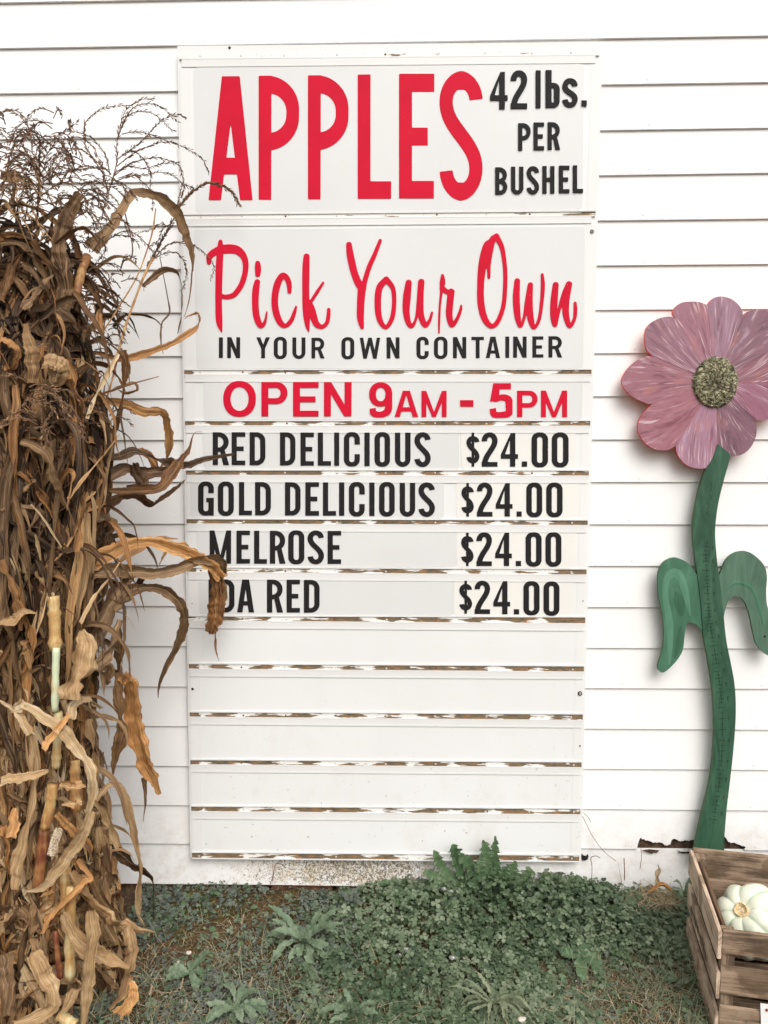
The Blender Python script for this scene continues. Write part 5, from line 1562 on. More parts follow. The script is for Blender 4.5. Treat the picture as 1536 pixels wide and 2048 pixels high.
tassel([tz(1, L_, a, b_) for L_, a, b_ in [
  ([(900, 1060), (1000, 970), (1080, 965), (1170, 990), (1240, 1060), (1265, 1120), (1240, 1175)], -.20, -.09),
  ([(880, 1075), (960, 1030), (1040, 1020), (1090, 1080), (1100, 1160), (1080, 1240)], -.20, -.10),
  ([(1000, 870), (950, 850), (900, 880), (820, 905)], -.17, -.12), ([(1050, 780), (1060, 680), (1085, 620), (1140, 640)], -.16, -.1),
  ([(1010, 850), (960, 880), (940, 940), (900, 980)], -.17, -.14)]], .34)
tassel([tz(1, L_, a, a + .06) for L_, a in [
  ([(620, 960), (680, 920), (750, 922), (800, 950), (825, 982)], -.40), ([(560, 1000), (600, 940), (620, 1010), (560, 1085)], -.42),
  ([(400, 980), (430, 950), (480, 960), (510, 990)], -.48), ([(480, 1080), (530, 1110), (570, 1130), (600, 1165)], -.42),
  ([(480, 1140), (520, 1160), (560, 1200)], -.42), ([(470, 1240), (520, 1250), (550, 1240)], -.42), ([(400, 930), (460, 920), (520, 940)], -.46)]], .22)
def rand_tassel(px, py, Y, n, L, tone, spread=1.0, down=.5):
    base = at(px, py, Y=Y); br = []
    lean = np.array([rc.uniform(-.25, .25), 0, 1.0])
    for i in range(n):
        h = i / n * .10
        p = base + lean * h
        a = rc.uniform(0, 6.28)
        d = np.array([math.cos(a) * spread, math.sin(a) * .7 * spread, rc.uniform(.5, 1.2)]); d /= np.linalg.norm(d)
        P = [p]; l = L * rc.uniform(.6, 1.1); m_ = 6
        for k in range(m_):
            d = d + np.array([0, 0, -down * rc.uniform(.4, 1.1)]) + rc.normal(size=3) * .10; d /= np.linalg.norm(d)
            p = p + d * l / m_; P.append(p)
        br.append(P)
    tassel(br, tone)
for (px, py, Y, n_, L_, tn) in [(20, 440, -.58, 14, .12, .85), (110, 430, -.52, 11, .13, .40), (160, 400, -.46, 9, .12, .35), (60, 330, -.38, 9, .13, .40), (75, 850, -.64, 12, .13, .62), (110, 870, -.62, 8, .14, .5), (175, 620, -.45, 12, .10, .42), (215, 700, -.36, 8, .09, .40), (170, 880, -.56, 7, .10, .5), (20, 300, -.42, 10, .13, .42), (100, 300, -.40, 8, .12, .36), (60, 390, -.56, 16, .12, .5), (0, 380, -.5, 12, .13, .45), (150, 340, -.44, 8, .12, .4), (230, 470, -.4, 8, .11, .36), (240, 590, -.36, 6, .09, .36), (200, 400, -.34, 7, .10, .34), (215, 880, -.40, 6, .07, .36), (140, 470, -.5, 9, .1, .34), (190, 540, -.42, 7, .09, .3)]:
    rand_tassel(px, py, Y, n_, L_, tn)

# ------------------------------------------------------------------ crate
def uvbox(name, c, L_, D_, H_, ax, mat, parent, rnd=None, bev=.0015):
    """board: length along ax[0], UV u = length, v = height"""
    V, Fc = box_geo(c, L_, D_, H_, ax, bev)
    c = np.array(c); rnd = random.random() if rnd is None else rnd
    V = [np.array(v) + rc.normal(size=3) * .0007 for v in V]
    UV = [(((v - c) @ ax[0]), ((v - c) @ ax[2]) + ((v - c) @ ax[1])) for v in V]
    return mesh(name, V, Fc, mat, parent, False, UV, {'rnd': [rnd] * len(V)})
M['wood'] = mat_wood("weathered_crate_wood", c=((.055, .040, .029), (.14, .098, .065), (.27, .19, .128), (.37, .28, .20)))
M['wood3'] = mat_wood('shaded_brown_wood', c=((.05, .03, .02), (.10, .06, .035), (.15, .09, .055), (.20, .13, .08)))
M['wood2'] = mat_wood("pinkish_slat_wood", c=((.18, .13, .09), (.36, .26, .185), (.54, .41, .30), (.68, .55, .43)))
th = math.radians(-10.4)
e1 = np.array([math.cos(th), math.sin(th), 0]); e2 = np.array([-math.sin(th), math.cos(th), 0]); e3 = np.array([0, 0, 1.])
AXC = np.array([e1, e2, e3])
FL = np.array([1.411, -.624, 0.0]); HC = .28; DC = .393; LC = .52
crate = empty("wooden_crate", (FL[0] + .2, FL[1] + .15, 0), "weathered slatted apple crate on the grass below the wooden flower", "crate")
def cp(a, b_, z): return FL + e1 * a + e2 * b_ + e3 * z
def zat(py, px):   # height on the crate's front face under a photo pixel
    d = FW + RT * (px - 768) / F_PX + UP * (1024 - py) / F_PX
    t = ((FL - CAM) @ e2) / (d @ e2)
    return (CAM + d * t)[2]
zs = [zat(1862, 1446), zat(1913, 1440), zat(1930, 1438), zat(1989, 1436), zat(2010, 1434)]
H1 = zs[0] - zs[1] - .005; G1 = zs[1] - zs[2] + .010; H2 = zs[2] - zs[3] - .004
print('slats', zs, H1, G1, H2)
tslat = .009
zt = HC
hs_ = [(HC, HC - H1), (HC - H1 - G1, HC - H1 - G1 - H2), (HC - H1 - 2 * G1 - H2 - .004, .085), (.068, .008)]
if hs_[2][0] - hs_[2][1] < .03: hs_ = hs_[:2] + [(hs_[1][1] - G1, .01)]
for side in (0, 1):       # front and back slats
    for (a, b_) in hs_:
        yy = tslat / 2 if side == 0 else DC - tslat / 2
        if side == 1: continue
        uvbox("slat", cp(LC / 2, yy, (a + b_) / 2), LC, tslat, a - b_, AXC, M['wood'], crate)
for k, (a, b_, yo) in enumerate(((HC, HC - .083, 0), (HC - .080, HC - .165, .0075), (HC - .170, .008, .0))):
    uvbox('slat', cp(LC / 2, DC - tslat / 2 - yo, (a + b_) / 2), LC, tslat, a - b_, AXC, M['wood'], crate)
AXS = np.array([e2, -e1, e3])
ls_ = [(HC - .006, HC - .074), (HC - .106, HC - .172), (HC - .204, .008)]
for xx in (-tslat / 2 - .0008, LC + tslat / 2 + .0008):
    for (a, b_) in ls_:
        uvbox("slat", cp(xx, DC / 2, (a + b_) / 2), DC - .004, tslat, a - b_, AXS, M['wood2'], crate)
    sgn = 1 if xx < 0 else -1
    # inner end rails behind the side slats
for (a_, b__) in ((.016, .024), (LC - .016, .024), (.016, DC - .024), (LC - .016, DC - .024)):
    V, Fc = box_geo(cp(a_, b__, HC / 2 - .004), .030, .028, HC - .012, AXC, .0015)
    UV = [((v - FL) @ e3, (v - FL) @ e1) for v in V]
    mesh("corner_post", V, Fc, M['wood'], crate, False, UV, {'rnd': [random.random()] * len(V)})
# brown inner side rail between the left slats, gap shade put into its colour
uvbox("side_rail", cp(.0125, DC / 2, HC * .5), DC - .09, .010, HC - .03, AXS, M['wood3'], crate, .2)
for k in range(5):
    uvbox("floor_board", cp(LC / 2, .04 + k * (DC - .08) / 4, .014), LC - .04, .06, .008, np.array([e1, e2, e3]), M['wood'], crate)
for (px, py) in ((1390, 1737), (1402, 1735), (1442, 1733)): pass
# worn stencil marks on the left slats
V = []; Fc = []
for (z0, z1_) in ((HC - .160, HC - .124), (HC - .156, HC - .132)):
    a = .10
    while a < .33:
        w_ = rc.uniform(.004, .010); h0 = rc.uniform(z0, z0 + .01); h1 = rc.uniform(z1_ - .012, z1_)
        b0 = len(V)
        for (q, z_) in ((a, h0), (a + w_, h0 + .004), (a + w_ * .8, h1), (a - w_ * .1, h1 - .003)):
            V.append(cp(-tslat - .0022, q, z_))
        Fc.append((b0, b0 + 1, b0 + 2, b0 + 3)); a += rc.uniform(.014, .024)
    break
mesh("worn_stencil", V, Fc, mat_flat("faded_black_stencil", (.07, .055, .045), .8, .2, .5, 90), crate)

# pumpkins in the crate
b = NB("pale_green_rind"); c = b.coord(); t = b.attr("rib")
n = b.noise(c, 22, 5, .6)
col = b.ramp(n, [(.3, (.58, .64, .47)), (.5, (.70, .73, .58)), (.7, (.82, .82, .70))])
col = b.mix(b.math('SUBTRACT', 1.0, b.math('ADD', b.step(t, .05, .6), b.math('MULTIPLY', b.math('SUBTRACT', n, .4), 1.0), True)), col, (.44, .54, .38))
M['rind'] = b.set(col, .4, .4, n, .15, .002)
b = NB("gourd_stem_scar"); c = b.coord(); n = b.noise(c, 130, 5, .7)
M['scar'] = b.set(b.ramp(n, [(.35, (.45, .24, .08)), (.5, (.70, .52, .28)), (.62, (.85, .76, .58))]), .7, .2, n, .5, .002)
def gourd(center, axis, R, flat, label, group):
    axis = np.array(axis, float); axis /= np.linalg.norm(axis)
    sa = np.cross(axis, [0, 1, .3]); sa /= np.linalg.norm(sa); sb = np.cross(axis, sa)
    o = empty("gourd", center, label, "gourd", group)
    V = []; Fc = []; RB = []; nl, na_ = 30, 110; ribs = 8
    c0 = np.array(center)
    for i in range(nl + 1):
        t_ = math.pi * i / nl
        for j in range(na_):
            a = 2 * math.pi * j / na_ + .12 * math.sin(t_ * 2)
            rb = abs(math.cos(ribs * a / 2)); rib = rb ** .6
            k = math.sin(t_)
            rr = R * k * (1 - .17 * (1 - rib) * (k ** .4)) * (1 + .035 * math.sin(3 * a + 1.2 + 2 * t_) + .025 * math.sin(5 * a - 3 * t_) + .012 * math.sin(13 * a + 9 * t_))
            hh = R * flat * math.cos(t_) * (1 - .25 * math.exp(-(t_ / .35) ** 2)) + .004 * rib * math.sin(t_ * 3)
            V.append(c0 + sa * rr * math.cos(a) + sb * rr * math.sin(a) + axis * hh)
            RB.append(rib)
    for i in range(nl):
        for j in range(na_):
            Fc.append((i * na_ + j, i * na_ + (j + 1) % na_, (i + 1) * na_ + (j + 1) % na_, (i + 1) * na_ + j))
    mesh("rind", V, Fc, M['rind'], o, True, None, {'rib': RB})
    V = []; Fc = []; top = c0 + axis * R * flat * .76
    rings = [(.200, -.006), (.195, .005), (.165, .010), (.150, .006), (.06, .006), (.0, .0065)]
    for (q, h) in rings:
        for j in range(20):
            a = 2 * math.pi * j / 20; w_ = q * R * (1 + .06 * math.sin(3 * a + 1) + .03 * rc.normal())
            V.append(top + sa * w_ * math.cos(a) + sb * w_ * math.sin(a) + axis * (h * 1.3 + .0008 * rc.normal()))
    for i in range(len(rings) - 1):
        for j in range(20):
            Fc.append((i * 20 + j, i * 20 + (j + 1) % 20, (i + 1) * 20 + (j + 1) % 20, (i + 1) * 20 + j))
    mesh("stem_scar", V, Fc, M['scar'], o, True)
    return o
topc = at(1474, 1821, Y=-.465)
gax = np.array([-.62, -.42, .70]); gax /= np.linalg.norm(gax)
Rg = .094; gfl = .80
gourd(topc - gax * Rg * gfl * .8 + np.array([.012, 0, 0]), gax, Rg, gfl, "pale green ribbed gourd with tan stem scar, uppermost in the crate", None)
gourd(cp(.25, .112, .135), (.2, -.6, .8), .092, .8, "pale green gourd low in the crate, showing through the front slat gap", None)
# white card tacked on the crate front
tg = empty("white_card", cp(.13, -.002, .09), "white card tacked to the crate front in the lower right corner", "card")
def onfront(px, py, off):
    d = FW + RT * (px - 768) / F_PX + UP * (1024 - py) / F_PX
    t = ((FL - e2 * off - CAM) @ e2) / (d @ e2)
    return CAM + d * t
P = [onfront(*q, .004) for q in ((1521, 2007), (1620, 2020), (1618, 2110), (1523, 2096))]
V = P + [p + e2 * .0015 for p in P]
mesh("card_sheet", V, [(0, 1, 2, 3), (0, 4, 5, 1), (1, 5, 6, 2), (2, 6, 7, 3), (3, 7, 4, 0)], mat_flat("white_card_paper", (.80, .80, .79), .5, .3, .03), tg)
Pn = [onfront(1533.5 + 3 * math.cos(a), 2020.5 + 3 * math.sin(a), .0052) for a in np.linspace(0, 2 * math.pi, 11)[:-1]]
mesh("tack", Pn + [p + e2 * .001 for p in Pn], [tuple(range(10))] + [(i, (i + 1) % 10, (i + 1) % 10 + 10, i + 10) for i in range(10)], M['rusty'], tg)

# ------------------------------------------------------------------ ground cover
rg = np.random.RandomState(5)
M['clover'] = mat_green("clover_leaf", (.044, .074, .036), (.105, .152, .080), (.21, .25, .16), .25)
M['small'] = mat_green("small_weed_leaf", (.080, .098, .078), (.125, .150, .118), (.19, .21, .17), .2)
M['grass'] = mat_green("grass_blade", (.090, .125, .065), (.17, .20, .115), (.32, .33, .22), .25)
M['dead'] = mat_green("dry_grass", (.20, .12, .055), (.38, .27, .15), (.60, .50, .35), .2, .7)
M['weed'] = mat_green("dandelion_leaf", (.060, .110, .050), (.100, .165, .080), (.16, .22, .12), .25, .45)
M['plant'] = mat_green("plantain_leaf", (.080, .125, .070), (.14, .195, .115), (.21, .265, .175), .2, .5)
CR0 = np.array([FL - e1 * .03 - e2 * .02])
def in_crate(x, y):
    d = np.array([x, y, 0]) - FL
    a, b_ = d @ e1, d @ e2
    return (-.015 < a < LC + .02) and (-.015 < b_ < DC + .02)
def fbm(x, y, s=0):
    return (math.sin(x * 5.1 + s) * math.cos(y * 7.3 + s * 2) + .6 * math.sin(x * 11.7 + y * 9.1 + s) + .4 * math.sin(x * 23 - y * 19 + s * 3)) / 2
def sx_(px): return None

def cover_height(x, y):
    """height of the green mat: highest near the wall right of centre"""
    h = .018
    h += .055 * math.exp(-((x - .95) / .38) ** 2) * math.exp(-((y + .09) / .16) ** 2)
    h += .035 * math.exp(-((x - 1.25) / .22) ** 2) * math.exp(-((y + .15) / .2) ** 2)
    h += .020 * math.exp(-((x - .7) / .35) ** 2) * math.exp(-((y + .3) / .25) ** 2)
    return h

def leaflet(c, d, nrm, L_, W_, V, Fc, heart=True, cup=.15):
    """6-point rounded leaflet from c in direction d"""
    s_ = np.cross(nrm, d)
    b0 = len(V)
    if heart:
        pts = [(0, 0), (.38, .42), (.78, .50), (1.0, .26), (.93, 0), (1.0, -.26), (.78, -.50), (.38, -.42)]
    else:
        pts = [(0, 0), (.3, .36), (.65, .42), (.92, .2), (1.0, 0), (.92, -.2), (.65, -.42), (.3, -.36)]
    for a, b_ in pts:
        V.append(c + d * a * L_ + s_ * b_ * W_ + nrm * (abs(b_) * W_ * cup - a * a * L_ * .18))
    Fc += [(b0, b0 + 1, b0 + 2, b0 + 3, b0 + 4), (b0, b0 + 4, b0 + 5, b0 + 6, b0 + 7)]

def bare(x, y):
    return .88 * math.exp(-((x - .20 - (y + .15) * 1.1) / .055) ** 2) + .6 * math.exp(-((x - .33) / .09) ** 2 - ((y + .42) / .05) ** 2) + .6 * math.exp(-((x - .10) / .05) ** 2 - ((y + .33) / .04) ** 2)
def clover_patch(N, dens, mat, name, size, zoff, hmul=1.0, xr=(-.15, 1.75), yr=(-.78, -.005), three=True, sd=0):
    V = []; Fc = []; RN = []
    for i in range(N):
        x = rg.uniform(*xr); y = rg.uniform(*yr)
        if in_crate(x, y) or rg.uniform() > dens(x, y) * (1 - min(1, bare(x, y))): continue
        H = cover_height(x, y) * hmul
        z = gh(x, y) + H * rg.uniform(.25, 1.0) + zoff
        tilt = rg.normal(size=2) * .33
        nrm = np.array([tilt[0], tilt[1] - .18, 1.0]); nrm /= np.linalg.norm(nrm)
        a0 = rg.uniform(0, 6.28); sz = size * (.55 + .95 * rg.uniform() ** 1.6)
        c = np.array([x, y, z]); n0 = len(V)
        u = np.cross(nrm, [0, 1, 0.01]); u /= np.linalg.norm(u); v = np.cross(nrm, u)
        kk = 3 if three else 1
        for k in range(kk):
            a = a0 + k * 2 * math.pi / 3
            d = u * math.cos(a) + v * math.sin(a)
            leaflet(c, d, nrm, sz, sz * (1.0 if three else .8), V, Fc, three)
        if z > .02 and rg.uniform() < .6:
            b0 = len(V); g = np.array([x + rg.normal() * .008, y + rg.normal() * .008, 0]); w = np.array([.0006, 0, 0])
            V += [g - w, g + w, c + w, c - w]; Fc.append((b0, b0 + 1, b0 + 2, b0 + 3))
        r = np.clip(rg.normal() * .26 + .5 + .28 * fbm(x, y, 2), 0, 1)
        RN += [r] * (len(V) - n0)
    return setp(mesh(name, V, Fc, mat, None, True, None, {'rnd': RN}), kind='stuff')

def sstep(v, a, b_):
    t = min(1, max(0, (v - a) / (b_ - a))); return t * t * (3 - 2 * t)
def d_clover(x, y):
    m_ = sstep(x, .34, .62) * (1 - .93 * sstep(x, .98, 1.2) * sstep(-y, .27, .37))
    m_ *= 1 - .9 * sstep(-y, .60, .75)
    m_ *= .55 + .6 * sstep(fbm(x, y, 1), -.5, .3)
    return m_ + .05 * (1 - sstep(x, .9, 1.1) * sstep(-y, .3, .4))
def d_small(x, y):
    m_ = (1 - sstep(x, .35, .6)) * (.35 + .65 * sstep(fbm(x, y, 4), -.35, .25))
    # bare litter strip beside the shock
    q = (x - .22) * .5 + (y + .22) * .9
    m_ *= 1 - .9 * math.exp(-((x - .20 - (y + .15) * .55) / .055) ** 2)
    return m_ + .12 * sstep(x, .9, 1.2)
clover_patch(17000, d_clover, M['clover'], "clover_patch", .0105, .004)
clover_patch(2600, lambda x, y: d_clover(x, y) * sstep(-y, .1, .4), M['clover'], "clover_patch", .0078, .002, .8)
clover_patch(20000, d_small, M['small'], "creeping_weed", .0062, .002, .8, three=True)
clover_patch(3500, lambda x, y: sstep(x, .95, 1.12) * (1 - sstep(-y, .22, .34)), M['clover'], "ground_ivy", .0165, .006, 1.15, three=False)
clover_patch(2600, lambda x, y: sstep(x, .60, .8) * (1 - sstep(-y, .10, .2)), M['clover'], "ground_ivy", .0120, .006, 1.1, three=True)
clover_patch(900, lambda x, y: (1 - sstep(x, .15, .3)) * (1 - sstep(-y, .14, .22)), M['small'], "creeping_weed", .011, .010, 1.6, three=True)

def blades(N, dens, mat, name, Lr, Wd, flat=.5, xr=(-.15, 1.8), yr=(-.85, -.0), vert=1.0, tn=(.5, .22), zb=0.0):
    V = []; Fc = []; RN = []
    for i in range(N):
        x = rg.uniform(*xr); y = rg.uniform(*yr)
        if in_crate(x, y) or rg.uniform() > dens(x, y): continue
        L_ = rg.uniform(*Lr); a = rg.uniform(0, 6.28)
        o = np.array([math.cos(a), math.sin(a), 0]); s_ = np.array([-o[1], o[0], 0])
        f = rg.uniform(flat * .5, flat * 1.5)
        p = np.array([x, y, gh(x, y) + zb + rg.uniform(-.002, .012)]); d = o * f + np.array([0, 0, vert]); d /= np.linalg.norm(d)
        b0 = len(V); w = Wd * rg.uniform(.6, 1.3)
        for k in range(4):
            ww = w * (1 - k / 3.05) ** .7
            V += [p - s_ * ww / 2, p + s_ * ww / 2]
            d = d + o * f * .35 + np.array([0, 0, -.22 * f]) + rg.normal(size=3) * .07; d /= np.linalg.norm(d)
            p = p + d * L_ / 3; p[2] = max(p[2], .002)
        for k in range(3):
            a_ = b0 + 2 * k; Fc.append((a_, a_ + 1, a_ + 3, a_ + 2))
        RN += [float(np.clip(rg.normal() * tn[1] + tn[0], 0, 1))] * 8
    return setp(mesh(name, V, Fc, mat, None, False, None, {'rnd': RN}), kind='stuff')
lawn = lambda x, y: sstep(x, .85, 1.15) * sstep(-y, .24, .36)
blades(26000, lambda x, y: lawn(x, y) * .85, M['grass'], "lawn_grass", (.02, .06), .0017, .9)
blades(34000, lambda x, y: lawn(x, y) * (.35 + .6 * sstep(fbm(x, y, 6), -.2, .4)), M['dead'], "dry_grass", (.015, .05), .0015, 1.4, vert=.7, tn=(.6, .25))
blades(900, lambda x, y: sstep(x, 1.15, 1.3) * sstep(-y, .05, .2), M['grass'], "long_grass", (.07, .17), .0030, .55, tn=(.35, .2))
blades(500, lambda x, y: 1 - sstep(-y, .02, .10), M['grass'], "long_grass", (.03, .09), .0022, .5)
blades(2600, lambda x, y: .35 * sstep(-y, .3, .6) * (1 - sstep(x, .8, 1.1)), M['grass'], "lawn_grass", (.02, .07), .0026, .7, tn=(.55, .2))
# straw, dead stems and litter lying on the soil
blades(9000, lambda x, y: (1 - sstep(x, .5, .8)) * (.4 + .6 * sstep(-fbm(x, y, 4), -.3, .4)) + .06, M['dead'], "straw_litter", (.015, .05), .0016, 6, vert=.3, tn=(.35, .3))
blades(9000, lambda x, y: min(1, bare(x, y) * 1.1), M['dead'], "straw_litter", (.012, .05), .0017, 6, vert=.25, tn=(.22, .3))
blades(1500, lambda x, y: math.exp(-((x - 1.02) / .22) ** 2 - ((y + .60) / .06) ** 2) + math.exp(-((x - .52) / .05) ** 2 - ((y + .56) / .06) ** 2) + .5 * math.exp(-((x - .60) / .08) ** 2 - ((y + .60) / .05) ** 2), M['dead'], "straw_litter", (.012, .04), .0016, 5, vert=.4, tn=(.25, .2))
blades(260, lambda x, y: math.exp(-((x - .36) / .07) ** 2 - ((y + .03) / .03) ** 2), M['dead'], "dry_grass_tuft", (.02, .06), .0018, .9, vert=.9, tn=(.5, .2))

blades(5200, lambda x, y: sstep(-y, .12, .35) * (.25 + .5 * sstep(fbm(x, y, 9), .0, .5)), M['grass'], "lawn_grass", (.03, .10), .0020, .8, tn=(.72, .2))
blades(4200, lambda x, y: sstep(-y, .30, .55) * (.3 + .7 * sstep(fbm(x, y, 12), -.1, .4)), M['dead'], "dry_grass", (.02, .08), .0018, 1.3, vert=.8, tn=(.62, .2), zb=.01)
blades(4500, lambda x, y: (1 - sstep(x, .35, .6)) * sstep(-y, .25, .5), M['grass'], "lawn_grass", (.02, .06), .0024, 1.0, tn=(.8, .2))
clover_patch(900, lambda x, y: .5 + .5 * fbm(x, y, 3), M['weed'], "broad_leaf_weed", .0175, .006, .9, three=False)
clover_patch(2200, lambda x, y: (1 - sstep(x, .5, .7)), M['plant'], "creeping_weed", .0085, .004, .9, three=False)
# plants with big leaves: things
def jag_leaf(P, W, rnd, mat, parent, teeth=6, jag=.5, n=30, face=None, fold=.25):
    Q, w = smooth_path(P, W, n)
    T = np.gradient(Q, axis=0); T /= np.linalg.norm(T, axis=1)[:, None] + 1e-9
    V = []; Fc = []
    up = np.array([0, -.35, 1.0]) if face is None else np.array(face, float)
    for k in range(n):
        s_ = np.cross(T[k], up); s_ /= np.linalg.norm(s_) + 1e-9; nn = np.cross(s_, T[k])
        t = k / (n - 1)
        for sg in (-1, 1):
            f = (t * teeth + (.0 if sg > 0 else .37)) % 1.0
            tooth = 1 - jag * (f if teeth else 0)
            hw = w[k] / 2 * tooth
            V.append(Q[k] + s_ * sg * hw + nn * hw * fold * (1 + .8 * math.sin(k * .9 + rnd * 40 + sg)) + rg.normal(size=3) * .0009)
        V.append(Q[k])
    for k in range(n - 1):
        a = k * 3
        Fc += [(a, a + 2, a + 5, a + 3), (a + 2, a + 1, a + 4, a + 5)]
    return mesh("leaf", V, Fc, mat, parent, False, None, {'rnd': [rnd] * len(V)})

def rosette(px, py, n, Lr, Wr, label, name, cat, mat, teeth, jag, rise=(.35, 1.0), ph0=None, Z=.01):
    base = at(px, py, Z=Z); base[2] = Z + .012
    if base[1] > -.04: base[1] = -.04
    o = empty(name, base, label, cat, "%s among the clover" % (cat + "s"))
    for i in range(n):
        a = 2 * math.pi * i / n + rg.uniform(-.4, .4)
        d = np.array([math.cos(a), math.sin(a), rg.uniform(*rise)]); d /= np.linalg.norm(d)
        L_ = rg.uniform(*Lr) * rg.uniform(.55, 1.05); w = rg.uniform(*Wr); P = [base.copy()]; p = base.copy(); dr = rg.uniform(.10, .42)
        for k in range(5):
            p = p + d * L_ / 5
            p[1] = min(p[1], -.036); p[2] = max(p[2], .012)
            P.append(p.copy()); d = d + np.array([0, 0, -dr]) + rg.normal(size=3) * .13; d /= np.linalg.norm(d)
        W = [w * .22, w * .45, w * .8, w, w * .85, w * .12]
        jag_leaf(P, W, float(rg.uniform(.2, .9)), mat, o, teeth, jag)
    return o
rosette(607, 1896, 24, (.10, .17), (.022, .036), "large dandelion rosette below the sign, left of the clover", "dandelion_plant", "weed plant", M['plant'], 7, .45, (.25, 1.7))
rosette(377, 1957, 7, (.06, .10), (.017, .024), "small plantain rosette of narrow leaves beside the corn shock", "plantain_plant", "weed plant", M['plant'], 0, 0, (.4, .9))
rosette(469, 2030, 15, (.08, .14), (.016, .024), "spreading plantain rosette at the bottom edge, left of centre", "plantain_plant", "weed plant", M['plant'], 0, 0, (.3, .9))
rosette(615, 1995, 8, (.035, .06), (.010, .014), "little low weed under the large dandelion", "weed_plant", "weed plant", M['plant'], 5, .3)
rosette(702, 2036, 16, (.07, .12), (.013, .020), "narrow-leaved rosette at the bottom edge below the clover", "plantain_plant", "weed plant", M['plant'], 0, 0, (.5, 1.1))
rosette(986, 2020, 26, (.08, .14), (.007, .011), "bright green tuft of broad grass at the clover's lower right", "grass_tuft", "grass tuft", M['grass'], 0, 0, (.5, 1.3))
rosette(1158, 1925, 7, (.07, .11), (.028, .042), "broad-leaved dock in the grass, left of the crate", "dock_plant", "weed plant", M['weed'], 0, 0, (.3, .9))
rosette(1245, 1850, 8, (.06, .09), (.030, .040), "round-leaved plant between dock and crate", "weed_plant", "weed plant", M['weed'], 0, 0, (.5, 1.0))
rosette(1368, 1800, 7, (.08, .16), (.010, .014), "upright dark grass blades at the crate's back corner", "grass_tuft", "grass tuft", M['plant'], 0, 0, (1.2, 2.2))
rosette(800, 1790, 20, (.06, .11), (.020, .030), "bushy toothed weed under the sign, left of the upright dandelions", "weed_plant", "weed plant", M['weed'], 6, .35, (.8, 1.8))
rosette(700, 1815, 10, (.04, .07), (.012, .018), "dull low weed beneath the mildewed board", "weed_plant", "weed plant", M['small'], 5, .3, (.8, 1.8))
# tall toothed weeds growing up in front of the sign
def tall_weed(pxb, pyb, leaves, label):
    base = at(pxb, pyb, Y=-.06)
    o = empty("dandelion_plant", (base[0], base[1], 0.01), label, "weed plant", "tall toothed weeds in front of the sign")
    for pts, wpx, rnd in leaves:
        m_ = len(pts)
        P = [at(x, y, Y=-.05 - .035 * k / (m_ - 1) - .01 * rg.uniform()) for k, (x, y) in enumerate(pts)]
        env = [.25, .7, 1.0, .85, .15] if m_ == 5 else [.25, 1.0, .7, .12] if m_ == 4 else [.3, 1.0, .12]
        W = [wpx * e / F_PX * 2.35 for e in env]
        jag_leaf(P, W, rnd, M['weed'], o, 5, .55, 34, face=(0.1, -1, .35), fold=.2)
    return o
tall_weed(925, 1770, [([(925, 1775), (918, 1740), (912, 1712), (908, 1698), (905, 1688)], 34, .25), ([(925, 1775), (900, 1750), (880, 1728), (873, 1712), (868, 1700)], 30, .6),
                      ([(928, 1778), (940, 1745), (938, 1728), (925, 1715), (918, 1704)], 32, .5), ([(925, 1778), (890, 1760), (868, 1752), (855, 1745), (846, 1748)], 30, .75),
                      ([(926, 1780), (950, 1760), (960, 1745), (955, 1732), (948, 1724)], 28, .4), ([(920, 1782), (895, 1775), (880, 1768), (868, 1770), (858, 1776)], 26, .7)],
          "tall toothed weed overlapping the sign's bottom rail, left of its twin")
tall_weed(978, 1770, [([(978, 1778), (975, 1740), (972, 1715), (970, 1695), (966, 1680)], 32, .55), ([(980, 1778), (985, 1740), (988, 1712), (990, 1692), (991, 1672)], 24, .5),
                      ([(979, 1778), (966, 1750), (960, 1735), (962, 1720), (962, 1706)], 24, .7), ([(980, 1778), (992, 1750), (994, 1735), (993, 1720), (994, 1708)], 20, .35)],
          "tallest upright toothed weed in front of the sign")
tall_weed(1020, 1780, [([(1015, 1790), (1018, 1765), (1022, 1745), (1026, 1732), (1032, 1722)], 34, .7), ([(1015, 1790), (1035, 1765), (1050, 1752), (1060, 1745), (1070, 1748)], 34, .8),
                       ([(1015, 1790), (1000, 1765), (1005, 1748), (1012, 1738), (1018, 1732)], 26, .5), ([(1015, 1790), (1045, 1775), (1060, 1770), (1072, 1772)], 24, .6)],
          "leafy toothed weed under the sign's lower right part")
# thin dead twigs on the wall
def twig(pts, Y, r, label):
    P = [at(x, y, Y=Y - .012 * (k % 2)) for k, (x, y) in enumerate(pts)]
    Q, _ = smooth_path(P, [1] * len(P), 8 * len(P))
    V, Fc = tube_geo(Q, [r] * len(Q), 5)
    o = mesh("dry_twig", V, Fc, M['tassel'], None, True, None, {'tone': [.55] * len(V)})
    return setp(o, label, "twig", "dead twigs in front of the wall")
twig([(1165, 1632), (1176, 1655), (1190, 1680), (1210, 1705), (1232, 1722)], -.03, .0009, "long thin dead twig arching from the sign's lower right corner")
twig([(1183, 1770), (1184, 1735), (1182, 1716), (1192, 1712), (1200, 1716)], -.03, .0012, "hooked dead twig on the wall by the sign's corner")
twig([(1280, 1738), (1283, 1715), (1282, 1696)], -.03, .0009, "short straight dead twig under the rot hole")
twig([(1249, 1760), (1249, 1738), (1248, 1716)], -.03, .0016, "stubby upright dead stem between sign and crate")
twig([(545, 1762), (548, 1742), (552, 1728), (562, 1728), (572, 1736)], -.03, .0014, "curled dead grass stem before the mildewed board")
twig([(540, 1770), (546, 1748), (545, 1728)], -.03, .0010, "straight dead grass stem before the mildewed board")
twig([(1166, 1625), (1176, 1634), (1182, 1645)], -.03, .0008, "tiny bent twig just right of the sign")
